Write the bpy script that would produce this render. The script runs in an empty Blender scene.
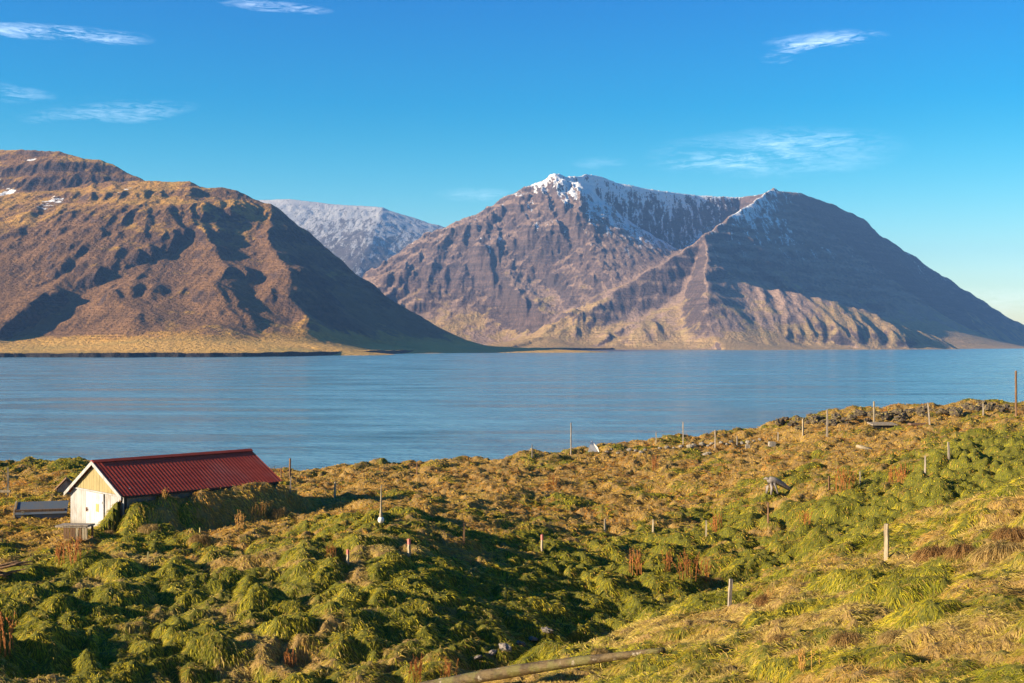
NBLADES = 1400000
EXPO = 1.5
HAZE = 5.2e-5
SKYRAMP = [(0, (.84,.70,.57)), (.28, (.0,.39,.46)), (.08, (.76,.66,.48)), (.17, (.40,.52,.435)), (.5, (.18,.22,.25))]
# thin clouds: pixel centre, half sizes, tilt, strength, threshold
CLOUDS = [(52,32,95,8,.0,.42,.44),(276,6,58,6,.03,.36,.44),(826,40,62,10,.0,.36,.45),(800,48,40,8,-.2,.25,.45),(10,93,42,9,.0,.2,.44),(110,113,85,12,-.12,.2,.46),
          (775,152,130,26,.0,.16,.44),(735,160,90,7,-.04,.14,.44),(800,140,70,8,.0,.14,.44),(990,300,70,14,.0,.2,.42),(600,162,30,5,.0,.1,.42),(480,195,50,8,.0,.14,.42)]
import bpy, math, random
import numpy as np
from mathutils import Vector, Matrix
random.seed(7)
S = bpy.context.scene
COL = S.collection
F = 1200.0      # focal length in pixels of a 1024 wide frame
HZ = 344.0      # horizon row
H = 20.0        # eye above the sea
R = math.radians

def W(px, py, d):
    return ((px-512)/F*d, d, H-(py-HZ)/F*d)

# ------------------------------------------------------------------ noise
def _hash(ix, iy, seed):
    h = (ix.astype(np.int64)*374761393 + iy.astype(np.int64)*668265263 + seed*1442695041) & 0xFFFFFFFF
    h = ((h ^ (h >> 13))*1274126177) & 0xFFFFFFFF
    h = ((h ^ (h >> 16))*2246822519) & 0xFFFFFFFF
    h = h ^ (h >> 15)
    return (h & 0xFFFFFF)/float(0xFFFFFF)
def perlin(x, y, seed=0):
    x0 = np.floor(x); y0 = np.floor(y)
    fx = x-x0; fy = y-y0
    u = fx*fx*fx*(fx*(fx*6-15)+10); v = fy*fy*fy*(fy*(fy*6-15)+10)
    def g(i, j):
        a = _hash(x0+i, y0+j, seed)*2*np.pi
        return np.cos(a)*(fx-i)+np.sin(a)*(fy-j)
    n = (g(0,0)*(1-u)+g(1,0)*u)*(1-v)+(g(0,1)*(1-u)+g(1,1)*u)*v
    return n*1.5
def fbm(x, y, oct=4, seed=0, gain=.5, lac=2.03):
    s = 0; a = 1; t = 0
    for o in range(oct):
        s = s+a*perlin(x, y, seed+o*17); t += a
        x = x*lac+13.7; y = y*lac+7.1; a *= gain
    return s/t
def ridged(x, y, oct=4, seed=0, gain=.55):
    s = 0; a = 1; t = 0
    for o in range(oct):
        s = s+a*(1-2*np.abs(perlin(x, y, seed+o*17))); t += a
        x = x*2.07+3.1; y = y*2.07+9.2; a *= gain
    return s/t
def worley(x, y, seed=0, jit=.85):
    """rounded domes on jittered cells: smooth max of paraboloids, 0..1; second value is a random number per dome"""
    ix = np.floor(x); iy = np.floor(y)
    best = np.full(x.shape, -9.0); rid = np.zeros(x.shape)
    for i in (-1, 0, 1):
        for j in (-1, 0, 1):
            cx = ix+i; cy = iy+j
            px = cx+.5+(_hash(cx, cy, seed)-.5)*jit
            py = cy+.5+(_hash(cx, cy, seed+5)-.5)*jit
            rr = _hash(cx, cy, seed+9)
            v = (.55+.45*rr)-((x-px)**2+(y-py)**2)*1.1
            m = v > best
            best = np.where(m, v, best); rid = np.where(m, rr, rid)
    return np.clip(best, -.35, 1), rid
def sstep(a, b, x):
    t = np.clip((x-a)/(b-a), 0, 1)
    return t*t*(3-2*t)

# ------------------------------------------------------------------ mesh helpers
def np_mesh(name, co, faces, smooth=True):
    """co (n,3); faces (m,k) all the same k"""
    me = bpy.data.meshes.new(name)
    n, k = faces.shape
    me.vertices.add(len(co)); me.vertices.foreach_set('co', np.ascontiguousarray(co, dtype=np.float32).ravel())
    me.loops.add(n*k); me.loops.foreach_set('vertex_index', np.ascontiguousarray(faces, dtype=np.int32).ravel())
    me.polygons.add(n)
    me.polygons.foreach_set('loop_start', np.arange(0, n*k, k, dtype=np.int32))
    me.polygons.foreach_set('loop_total', np.full(n, k, dtype=np.int32))
    if smooth: me.polygons.foreach_set('use_smooth', np.ones(n, dtype=bool))
    me.update(calc_edges=True)
    return me
def grid_faces(nr, nc):
    i = np.arange(nr*nc).reshape(nr, nc)
    return np.stack([i[:-1,:-1].ravel(), i[:-1,1:].ravel(), i[1:,1:].ravel(), i[1:,:-1].ravel()], 1)
def fattr(me, name, arr):
    a = me.attributes.new(name, 'FLOAT', 'POINT'); a.data.foreach_set('value', np.ascontiguousarray(arr, dtype=np.float32).ravel())
def cattr(me, name, arr):
    a = me.attributes.new(name, 'FLOAT_VECTOR', 'POINT'); a.data.foreach_set('vector', np.ascontiguousarray(arr, dtype=np.float32).ravel())
def link(name, me, mat=None, parent=None):
    o = bpy.data.objects.new(name, me); COL.objects.link(o)
    if mat: me.materials.append(mat)
    if parent: o.parent = parent
    return o
def struct(o, kind='structure', label=None, cat=None):
    o['kind'] = kind
    if label: o['label'] = label
    if cat: o['category'] = cat
    return o
def tag(o, label, cat, group=None):
    o['label'] = label; o['category'] = cat
    if group: o['group'] = group
    return o

# ------------------------------------------------------------------ material helpers
class NT:
    def __init__(s, name):
        s.m = bpy.data.materials.new(name); s.m.use_nodes = True
        s.t = s.m.node_tree; s.n = s.t.nodes; s.l = s.t.links
        s.b = s.n['Principled BSDF']; s.out = s.n['Material Output']
        s.b.inputs['Specular IOR Level'].default_value = .2
    def new(s, ty, **kw):
        n = s.n.new(ty)
        for k, v in kw.items(): setattr(n, k, v)
        return n
    def set(s, sock, v):
        if hasattr(v, 'links') or isinstance(v, bpy.types.NodeSocket): s.l.new(v, sock)
        elif isinstance(v, tuple) and len(v) == 3 and sock.type == 'RGBA': sock.default_value = (*v, 1)
        else: sock.default_value = v
    def math(s, op, a, b=0.0, c=None, clamp=False):
        n = s.new('ShaderNodeMath', operation=op, use_clamp=clamp)
        s.set(n.inputs[0], a); s.set(n.inputs[1], b)
        if c is not None: s.set(n.inputs[2], c)
        return n.outputs[0]
    def mix(s, f, a, b, bt='MIX'):
        n = s.new('ShaderNodeMix', data_type='RGBA', blend_type=bt)
        s.set(n.inputs[0], f); s.set(n.inputs[6], a); s.set(n.inputs[7], b)
        return n.outputs[2]
    def ramp(s, f, a, b, lo=0.0, hi=1.0):
        n = s.new('ShaderNodeMapRange', interpolation_type='SMOOTHSTEP')
        s.set(n.inputs[0], f); s.set(n.inputs[1], a); s.set(n.inputs[2], b); s.set(n.inputs[3], lo); s.set(n.inputs[4], hi)
        return n.outputs[0]
    def pos(s):
        return s.new('ShaderNodeNewGeometry').outputs['Position']
    def objco(s):
        return s.new('ShaderNodeTexCoord').outputs['Object']
    def map(s, v, scale=(1,1,1), rot=(0,0,0), loc=(0,0,0)):
        n = s.new('ShaderNodeMapping'); s.set(n.inputs[0], v)
        n.inputs['Scale'].default_value = scale; n.inputs['Rotation'].default_value = rot; n.inputs['Location'].default_value = loc
        return n.outputs[0]
    def noise(s, v, scale, detail=4, rough=.55, dist=0.0):
        n = s.new('ShaderNodeTexNoise'); s.set(n.inputs['Vector'], v)
        n.inputs['Scale'].default_value = scale; n.inputs['Detail'].default_value = detail
        n.inputs['Roughness'].default_value = rough; n.inputs['Distortion'].default_value = dist
        return n.outputs[0]
    def attr(s, name, out='Fac'):
        return s.new('ShaderNodeAttribute', attribute_name=name).outputs[out]
    def bump(s, h, strength=1.0, dist=1.0, normal=None):
        n = s.new('ShaderNodeBump'); s.set(n.inputs['Height'], h)
        n.inputs['Strength'].default_value = strength; n.inputs['Distance'].default_value = dist
        if normal is not None: s.set(n.inputs['Normal'], normal)
        return n.outputs[0]
    def color(s, c): s.set(s.b.inputs['Base Color'], c)
    def rough(s, v): s.set(s.b.inputs['Roughness'], v)
    def normal(s, v): s.set(s.b.inputs['Normal'], v)

# ------------------------------------------------------------------ camera, render settings
cam = bpy.data.cameras.new('camera'); co = bpy.data.objects.new('camera', cam); COL.objects.link(co)
co.location = (0, 0, H)
cam.lens = 36*F/1024; cam.sensor_width = 36
co.rotation_euler = (R(90)+math.atan2(HZ-341.5, F), 0, 0)
cam.clip_start = .3; cam.clip_end = 60000
S.camera = co
vs = S.view_settings
vs.view_transform = 'Standard'; vs.look = 'None'; vs.gamma = 1; vs.use_curve_mapping = False
vs.exposure = EXPO if 'EXPO' in globals() else 0.0
S.cycles.max_bounces = 4; S.cycles.diffuse_bounces = 2; S.cycles.glossy_bounces = 2; S.cycles.volume_bounces = 0
S.cycles.transmission_bounces = 2; S.cycles.transparent_max_bounces = 4
# ------------------------------------------------------------------ sun and sky
SUN_EL = R(17.3)
SUN_D = Vector((-.955, -.297, 0)).normalized()         # compass direction towards the sun
sdir = Vector((SUN_D.x*math.cos(SUN_EL), SUN_D.y*math.cos(SUN_EL), math.sin(SUN_EL)))
sl = bpy.data.lights.new('sun', 'SUN'); sl.energy = 5.0; sl.angle = R(.5); sl.color = (1, .80, .54)
so = bpy.data.objects.new('sun', sl); COL.objects.link(so); so.location = (-60, -20, 60)
so.rotation_euler = (-sdir).to_track_quat('-Z', 'Y').to_euler()
wd = bpy.data.worlds.new('World'); S.world = wd; wd.use_nodes = True
wt = wd.node_tree; wn = wt.nodes; wl = wt.links
sky = wn.new('ShaderNodeTexSky'); sky.sky_type = 'NISHITA'; sky.sun_disc = False
sky.sun_elevation = SUN_EL; sky.sun_rotation = math.atan2(SUN_D.x, SUN_D.y)
sky.altitude = 0; sky.air_density = 1.0; sky.dust_density = .3; sky.ozone_density = 4.0
bg = wn['Background']; bg.inputs['Strength'].default_value = .15
def wnode(ty, **kw):
    n = wn.new(ty)
    for k, v in kw.items(): setattr(n, k, v)
    return n
def wset(s, v):
    if isinstance(v, bpy.types.NodeSocket): wl.new(v, s)
    else: s.default_value = v
def wm(op, a, b=0.0, clamp=False):
    n = wnode('ShaderNodeMath', operation=op, use_clamp=clamp); wset(n.inputs[0], a); wset(n.inputs[1], b); return n.outputs[0]
hs = wnode('ShaderNodeHueSaturation'); wl.new(sky.outputs[0], hs.inputs['Color'])
hs.inputs['Saturation'].default_value = 1.5; hs.inputs['Hue'].default_value = .497
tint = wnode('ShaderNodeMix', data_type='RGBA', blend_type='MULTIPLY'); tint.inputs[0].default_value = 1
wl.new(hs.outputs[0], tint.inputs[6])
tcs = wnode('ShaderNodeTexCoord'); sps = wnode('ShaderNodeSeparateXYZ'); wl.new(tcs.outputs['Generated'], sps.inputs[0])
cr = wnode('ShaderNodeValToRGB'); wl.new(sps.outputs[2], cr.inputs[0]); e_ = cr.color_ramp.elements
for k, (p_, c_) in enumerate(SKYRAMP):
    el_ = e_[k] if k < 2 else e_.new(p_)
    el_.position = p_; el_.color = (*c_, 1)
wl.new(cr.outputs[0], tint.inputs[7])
# thin cirrus high in the sky: streaks of noise kept inside soft ovals of sky directions
tc = wnode('ShaderNodeTexCoord'); sep = wnode('ShaderNodeSeparateXYZ'); wl.new(tc.outputs['Generated'], sep.inputs[0])
ax = wm('ARCTAN2', sep.outputs[0], sep.outputs[1])      # compass angle from the fjord axis
el = wm('ARCSINE', sep.outputs[2])
cmb = wnode('ShaderNodeCombineXYZ'); wset(cmb.inputs[0], wm('MULTIPLY', ax, 18.0)); wset(cmb.inputs[1], wm('MULTIPLY', el, 95.0))
def wnoise(scale, det, rough, dist, off):
    mp = wnode('ShaderNodeMapping'); wl.new(cmb.outputs[0], mp.inputs[0]); mp.inputs['Location'].default_value = (off, off*.7, 0)
    n = wnode('ShaderNodeTexNoise'); wl.new(mp.outputs[0], n.inputs['Vector']); n.inputs['Scale'].default_value = scale
    n.inputs['Detail'].default_value = det; n.inputs['Roughness'].default_value = rough; n.inputs['Distortion'].default_value = dist
    return n.outputs[0]
n1 = wnoise(.8, 6, .62, .6, 3.0); n2 = wnoise(3.4, 7, .66, 1.2, 8.0)
tot = None
for (px, py, rx, ry, tilt, amp, th) in CLOUDS:
    a0 = math.atan2(px-512, F); e0 = math.atan((HZ-py)/F*math.cos(a0))
    dx = wm('SUBTRACT', ax, a0); dy = wm('SUBTRACT', el, e0)
    dy = wm('ADD', dy, wm('MULTIPLY', dx, tilt))
    wob = wm('MULTIPLY', wm('SUBTRACT', n1, .5), .014)
    dy = wm('ADD', dy, wob)
    q = wm('ADD', wm('POWER', wm('ABSOLUTE', wm('DIVIDE', dx, rx/F)), 2.0), wm('POWER', wm('ABSOLUTE', wm('DIVIDE', dy, ry/F)), 2.0))
    m = wm('SUBTRACT', 1.0, q, clamp=True)
    s = wm('MULTIPLY', wm('SUBTRACT', wm('ADD', wm('MULTIPLY', n2, .5), wm('MULTIPLY', n1, .5)), th, clamp=True), 1/(.72-th), clamp=True)
    v = wm('MULTIPLY', wm('MULTIPLY', m, s), amp)
    tot = v if tot is None else wm('ADD', tot, v, clamp=True)
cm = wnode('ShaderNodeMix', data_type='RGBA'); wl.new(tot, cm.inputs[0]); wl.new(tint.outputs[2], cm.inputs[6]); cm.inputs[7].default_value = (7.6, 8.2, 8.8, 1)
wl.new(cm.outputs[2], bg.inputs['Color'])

# ------------------------------------------------------------------ mountains as height fields grown from ridge lines
def ridge_field(X, Y, ridges, k=28.0):
    """ridges: (points[(px,py,d)], R_front, R_back, power). Height falls away from each ridge line on both sides."""
    out = np.full(X.shape, -60.0); tang = np.ones(X.shape); best = np.full(X.shape, -1e9)
    for ri, (pts, Rf, Rb, pw) in enumerate(ridges):
        P = [W(*p) for p in pts]
        bd = np.full(X.shape, 1e12); bh = np.zeros(X.shape); bt = np.zeros(X.shape); bs = np.ones(X.shape)
        acc = 0
        for (a, b) in zip(P[:-1], P[1:]):
            dx = b[0]-a[0]; dy = b[1]-a[1]; L2 = dx*dx+dy*dy; L = math.sqrt(L2)
            t = np.clip(((X-a[0])*dx+(Y-a[1])*dy)/L2, 0, 1)
            qx = a[0]+t*dx; qy = a[1]+t*dy
            dd = (X-qx)**2+(Y-qy)**2
            m = dd < bd
            bd = np.where(m, dd, bd); bh = np.where(m, a[2]+t*(b[2]-a[2]), bh)
            bt = np.where(m, acc+t*L, bt)
            bs = np.where(m, np.where((X-a[0])*dy-(Y-a[1])*dx > 0, 1.0, -1.0), bs)
            acc += L
        bd = np.sqrt(bd)
        hm = max(p[2] for p in P)
        Rr = np.where(bs > 0, Rf, Rb)*(.25+.75*bh/hm)
        h = bh*np.clip(1-bd/Rr, 0, 1)**pw - np.clip(bd-Rr, 0, 1e9)*.1
        hh = np.where(h > best, h, best)
        tang = np.where(h > best, np.clip(bd/Rr, 0, 1), tang); best = hh
        # smooth maximum
        d = np.clip(.5+.5*(out-h)/k, 0, 1)
        out = h*(1-d)+out*d+k*d*(1-d)
    return out, tang

def erode(Z, cell, n, steps, seed, rate=.35, cap=5.0, dep=.25):
    """water drops, many at a time, cut gullies and lay down fans"""
    rng = np.random.default_rng(seed)
    Z = Z.copy(); nr, nc = Z.shape; Z0 = Z.copy()
    B = 9000
    for b in range(n):
        x = rng.uniform(1, nc-3, B); y = rng.uniform(1, nr-3, B)
        keep = Z[y.astype(int), x.astype(int)] > 15
        x = x[keep]; y = y[keep]
        vx = np.zeros(len(x)); vy = np.zeros(len(x)); w = np.ones(len(x)); sed = np.zeros(len(x)); sp = np.ones(len(x))
        for st in range(steps):
            ix = x.astype(int); iy = y.astype(int); fx = x-ix; fy = y-iy
            a = Z[iy, ix]; c = Z[iy, ix+1]; d = Z[iy+1, ix]; e = Z[iy+1, ix+1]
            gx = (c-a)*(1-fy)+(e-d)*fy; gy = (d-a)*(1-fx)+(e-c)*fx
            h = (a*(1-fx)+c*fx)*(1-fy)+(d*(1-fx)+e*fx)*fy
            vx = vx*.25-gx*.75; vy = vy*.25-gy*.75
            L = np.sqrt(vx*vx+vy*vy)+1e-6; vx /= L; vy /= L
            nx = np.clip(x+vx, 1, nc-3); ny = np.clip(y+vy, 1, nr-3)
            jx = nx.astype(int); jy = ny.astype(int); gx2 = nx-jx; gy2 = ny-jy
            h2 = (Z[jy, jx]*(1-gx2)+Z[jy, jx+1]*gx2)*(1-gy2)+(Z[jy+1, jx]*(1-gx2)+Z[jy+1, jx+1]*gx2)*gy2
            dh = h2-h
            c_ = np.maximum(-dh/cell, .01)*sp*w*cap
            up = dh > 0
            amt = np.where(up, -np.minimum(dh, sed), np.where(sed > c_, -(sed-c_)*dep, np.minimum((c_-sed)*rate, -dh*.5)))
            # amt > 0 erodes
            for (ii, jj, ww) in ((iy, ix, (1-fx)*(1-fy)), (iy, ix+1, fx*(1-fy)), (iy+1, ix, (1-fx)*fy), (iy+1, ix+1, fx*fy)):
                np.add.at(Z, (ii, jj), -amt*ww)
            sed = sed+amt
            sp = np.sqrt(np.clip(sp*sp-dh*.15, .1, 16)); w = w*.975
            x = nx; y = ny
    return Z, Z-Z0

def blur(Z, it=1):
    for _ in range(it):
        P = np.pad(Z, 1, mode='edge')
        Z = (P[:-2,1:-1]+P[2:,1:-1]+P[1:-1,:-2]+P[1:-1,2:]+4*P[1:-1,1:-1])/8
    return Z
def thermal(Z, cell, slope, it):
    """loose scree slides until it lies no steeper than slope"""
    for _ in range(it):
        P = np.pad(Z, 1, mode='edge'); D = np.zeros_like(Z)
        for (a, b) in ((0,1),(2,1),(1,0),(1,2)):
            N = P[a:a+Z.shape[0], b:b+Z.shape[1]]
            df = Z-N
            D -= np.clip(df-slope*cell, 0, 1e9)*.12
            D += np.clip(-df-slope*cell, 0, 1e9)*.12
        Z = Z+D
    return Z
def sample(Z, x0, y0, cell, X, Y):
    u = np.clip((X-x0)/cell, 0, Z.shape[1]-1.001); v = np.clip((Y-y0)/cell, 0, Z.shape[0]-1.001)
    i = u.astype(int); j = v.astype(int); fu = u-i; fv = v-j
    return (Z[j,i]*(1-fu)+Z[j,i+1]*fu)*(1-fv)+(Z[j+1,i]*(1-fu)+Z[j+1,i+1]*fu)*fv

def build_mountain(name, mat, ridges, box, cell, urange, drange, nr, nc, ribs, seed, amp=None, coast=None, er=(12, 50), strata=0, hook=None, k=28.0, fine=1.0, STR=.14):
    x0, x1, y0, y1 = box
    gx = np.arange(x0, x1, cell); gy = np.arange(y0, y1, cell)
    X, Y = np.meshgrid(gx, gy)
    wx = fbm(X/420, Y/420, 3, seed)*70; wy = fbm(X/420, Y/420, 3, seed+50)*70
    wf = .35+(1.5*(1-sstep(2650, 3000, Y)) if coast is coast1 else 0)
    Z, T = ridge_field(X+wx*wf, Y+wy*wf, ridges, k)
    pos = sstep(5, 140, Z)
    top = Z.max()
    rb, rl, ra = ribs
    if amp: ra = ra*amp(X, Y)
    # T runs from 0 on a ridge line to 1 at its foot: crags and ribs below the crest, smooth scree further down
    crag = sstep(.02, .10, T)*(1-sstep(.30, .48, T))
    wq = fbm(X/260, Y/260, 2, seed+90)*60
    g = ridged((X+wq)/rl, Y/(rl*3.2), 3, seed+3)
    g2 = ridged((X+wq)/(rl*.4), Y/(rl*1.6), 3, seed+8)
    Z = Z+pos*(crag*(g*ra+g2*ra*.5)+(1-crag)*(g*ra*.10))
    Z = Z+pos*fbm(X/rb, Y/rb, 4, seed+20)*ra*.75*sstep(.03, .2, T)
    if strata:
        ph = Z/strata+fbm(X/300, Y/300, 2, seed+70)*.6
        Z = Z+pos*strata*STR*np.sin(ph*2*np.pi)*sstep(60, 200, Z)
    Z = Z-8*pos
    if hook: Z = hook(X, Y, Z)
    if er[0]:
        Z, D = erode(Z, cell, er[0], er[1], seed)
        Z = .45*Z+.55*blur(Z, 3)
    D = blur(D, 1) if er[0] else Z*0
    # final mesh: rows run away from the viewer, finer where nearer
    u = np.linspace(urange[0], urange[1], nc); d = np.geomspace(drange[0], drange[1], nr)
    U, DD = np.meshgrid(u, d)
    MX = U*DD; MY = DD
    MZ = sample(Z, x0, y0, cell, MX, MY); MD = sample(D, x0, y0, cell, MX, MY)
    p2 = sstep(10, 90, MZ)
    if amp: fine = fine*(.38+.62*(1-sstep(560, 650, MX/MY*F+512)))
    MZ = MZ+p2*(fbm(MX/34, MY/34, 4, seed+31, .6)*(4.5+3.5*sstep(150, 350, MZ))+ridged(MX/60, MY/60, 3, seed+32)*(1.5+4*sstep(150, 350, MZ)))*fine
    if coast is not None:
        B = coast(MX, MY)
        MZ = np.maximum(MZ, B+0*MZ)
    me = np_mesh(name, np.stack([MX, MY, MZ], -1).reshape(-1, 3), grid_faces(nr, nc))
    fattr(me, 'dep', MD)
    return struct(link(name, me, mat), 'structure')

def mountain_mat(name, rock1, rock2, talus, grass, grass_hi, snow_lo, snow_hi, snow_amt, patches=(), boost=(), coastal=False, gr=(.62, 1.0)):
    t = NT(name)
    P = t.pos(); sp = t.new('ShaderNodeSeparateXYZ'); t.l.new(P, sp.inputs[0]); z = sp.outputs[2]
    gn = t.new('ShaderNodeNewGeometry').outputs['Normal']; sn = t.new('ShaderNodeSeparateXYZ'); t.l.new(gn, sn.inputs[0]); nz = sn.outputs[2]
    big = t.noise(P, .004, 5, .6); mid = t.noise(P, .018, 5, .62); fin = t.noise(P, .09, 4, .65)
    # bedded lava: thin level bands
    band = t.noise(t.map(P, (.002, .002, .075)), 1.0, 4, .65, .3)
    rock = t.mix(t.ramp(band, .35, .65), rock1, rock2)
    rock = t.mix(t.ramp(fin, .3, .75), rock, tuple(c*.62 for c in rock1))
    loose = t.mix(t.ramp(mid, .35, .68), talus, tuple(c*.7 for c in talus))
    loose = t.mix(t.ramp(big, .45, .62), loose, t.mix(.5, loose, rock2))
    steep = t.ramp(t.math('ADD', nz, t.math('MULTIPLY', t.math('SUBTRACT', mid, .5), .22)), .70, .84)
    c = t.mix(steep, rock, loose)
    g = t.math('ADD', t.math('MULTIPLY', t.math('SUBTRACT', mid, .5), 1.6), t.math('MULTIPLY', t.math('SUBTRACT', big, .5), 2.2))
    gz = t.math('DIVIDE', z, grass_hi)
    gf = t.ramp(t.math('SUBTRACT', t.math('ADD', t.math('MULTIPLY', nz, 1.5), g), gz), gr[0], gr[1])
    if coastal: gf = t.ramp(t.math('ADD', t.math('SUBTRACT', t.math('ADD', t.math('MULTIPLY', nz, 1.5), g), gz), t.math('SUBTRACT', t.ramp(z, 170, 400, 0, .85), t.ramp(z, 20, 60, 0, .62))), gr[0], gr[1])
    gcol = t.mix(t.ramp(fin, .3, .7), grass, tuple(q*.62 for q in grass))
    if coastal: gf = t.ramp(t.math('ADD', t.math('SUBTRACT', t.math('ADD', t.math('MULTIPLY', nz, 1.5), g), gz), t.math('SUBTRACT', t.ramp(z, 170, 400, 0, .85), t.ramp(z, 20, 60, 0, .62))), gr[0], gr[1])
    gcol = t.mix(t.ramp(mid, .45, .7), gcol, tuple((grass[0]*.75, grass[1]*.82, grass[2]*.8)))
    c = t.mix(gf, c, gcol)
    # gullies a little darker than the fans they lay down
    dep = t.attr('dep')
    c = t.mix(t.ramp(dep, -.5, -6.0, 0, .35), c, tuple(q*.5 for q in rock1))
    if coastal:
        low = t.math('MULTIPLY', t.ramp(z, 16, 11), t.ramp(nz, .9, .97))
        strip = t.ramp(z, 40, 18)
        field = t.mix(t.ramp(big, .45, .6), (.56,.33,.08), (.40,.27,.07))
        c = t.mix(t.math('MULTIPLY', strip, t.ramp(nz, .93, .98)), c, field)
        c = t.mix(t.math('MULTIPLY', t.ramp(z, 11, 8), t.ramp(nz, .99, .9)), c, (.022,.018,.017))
    if snow_amt > 0:
        streak = t.noise(t.map(P, (1, .16, .25)), .034, 6, .72, .5)
        s = t.math('ADD', t.ramp(z, snow_lo, snow_hi), t.math('ADD', t.math('MULTIPLY', t.math('SUBTRACT', streak, .5), 4.2), t.math('MULTIPLY', t.math('SUBTRACT', fin, .5), 1.8)))
        s = t.math('ADD', s, t.math('MULTIPLY', t.math('SUBTRACT', nz, .8), 1.6))
        s = t.math('ADD', s, t.ramp(dep, -5, 5, .12, -.12)); s = t.math('ADD', s, t.math('MULTIPLY', sn.outputs[0], .5))
        for (px, py, d, rx, ry, rz, am) in boost:
            v = t.new('ShaderNodeVectorMath', operation='SUBTRACT'); t.l.new(P, v.inputs[0]); v.inputs[1].default_value = W(px, py, d)
            v2 = t.new('ShaderNodeVectorMath', operation='DIVIDE'); t.l.new(v.outputs[0], v2.inputs[0]); v2.inputs[1].default_value = (rx, ry, rz)
            ln = t.new('ShaderNodeVectorMath', operation='LENGTH'); t.l.new(v2.outputs[0], ln.inputs[0])
            s = t.math('ADD', s, t.ramp(ln.outputs['Value'], 1.15, .5, 0, am))
        sf = t.math('MULTIPLY', t.ramp(s, .64, .80), t.ramp(z, snow_lo-260, snow_lo-100))
        c = t.mix(t.math('MULTIPLY', sf, snow_amt), c, (.78, .80, .84))
    for (px, py, d, rx, ry, rz) in patches:
        ry = 600; rz = rz*1.3
        x, y, zz = W(px, py, d)
        v = t.new('ShaderNodeVectorMath', operation='SUBTRACT'); t.l.new(P, v.inputs[0]); v.inputs[1].default_value = (x, y, zz)
        v2 = t.new('ShaderNodeVectorMath', operation='DIVIDE'); t.l.new(v.outputs[0], v2.inputs[0]); v2.inputs[1].default_value = (rx, ry, rz)
        ln = t.new('ShaderNodeVectorMath', operation='LENGTH'); t.l.new(v2.outputs[0], ln.inputs[0])
        f = t.ramp(t.math('ADD', ln.outputs['Value'], t.math('MULTIPLY', t.math('SUBTRACT', t.noise(P, .03, 4, .7), .5), 3.6)), .55, .35)
        c = t.mix(f, c, (.8, .82, .85))
    t.color(c); t.rough(.95)
    hgt = t.math('ADD', t.math('MULTIPLY', fin, 1.0), t.math('MULTIPLY', band, 1.2))
    t.normal(t.bump(hgt, 1.0, 8.0))
    return t.m

# left headland, in front of a coastal plain with a low sea cliff
shore_px = [-300, 0, 130, 250, 330, 400, 480, 545, 600, 625]
shore_d = [1700, 1780, 1800, 1850, 2050, 2480, 3100, 3650, 4080, 4500]
def coast1(X, Y):
    px = X/Y*F+512
    dc = np.interp(px, shore_px, shore_d)+fbm(px/60.0, px*0+3.3, 3, 4)*60
    s = Y-dc
    far = sstep(470, 620, px)
    hcl = (7.6+2.5*fbm(X/60, Y/60, 3, 9))*(1-far*.15)
    plain = hcl*sstep(-4, 10, s)*.9+np.clip(s, 0, 600)*.007*(1-far)+fbm(X/110, Y/110, 3, 12)*1.6*sstep(10, 80, s)
    bk = 1-sstep(250, 450, s)*sstep(500, 560, px)
    return np.where(px < 622, plain*bk-2.5+2.5*sstep(-6, 0, s), -3.0)
M1 = [
 ([(-260,150,3700),(-100,146,3600),(0,147,3550),(60,148,3500),(100,157,3480),(128,168,3450),(140,176,3420)], 700, 800, .85),
 ([(20,190,3200),(90,181,3250),(140,179,3260),(190,181,3250),(230,187,3220),(258,196,3200),(290,216,3160),(320,242,3120),(350,267,3090),(400,304,3060),(430,324,3040),(460,339,3020),(486,346,3010)], 1150, 700, .92),
 ([(268,204,3190),(272,232,2950),(282,266,2720),(298,308,2500),(308,344,2250)], 640, 470, 1.0),
 ([(190,181,3250),(200,213,2980),(206,254,2720),(210,298,2460),(212,340,2200)], 760, 760, .95),
 ([(110,181,3250),(125,213,2980),(130,258,2700),(130,305,2430),(130,342,2180)], 700, 700, .95),
 ([(90,181,3250),(92,200,3050),(80,240,2820),(60,285,2600),(50,335,2300)], 420, 420, 1.1),
 ([(-60,170,3500),(-25,205,3150),(-8,262,2750),(-14,325,2400)], 360, 300, 1.1),
]
SNOWB = [(655,205,6050,760,950,430,.62), (850,225,6500,900,900,330,-.55),(560,185,5850,220,500,110,.15)]
SNOW1 = [(88,213,3300,55,70,26),(30,200,3450,50,90,18),(24,212,3350,26,60,9),(40,222,3300,18,60,9),(58,172,3700,40,60,9),(148,201,3350,12,40,14),(10,185,3500,60,60,14)]
m1 = mountain_mat('headland_slopes', (.060,.040,.036), (.14,.080,.050), (.21,.112,.048), (.50,.27,.055), 900, 2000, 3000, 0, SNOW1, (), True, (.80, 1.16))
build_mountain('mountain', m1, M1, (-3600, 700, 1650, 5400), 8.0, (-.62, .13), (1690, 5000), 1000, 1150, (360, 120, 10), 11, coast=coast1, er=(14, 60), strata=58, fine=.42, STR=.075)

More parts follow.
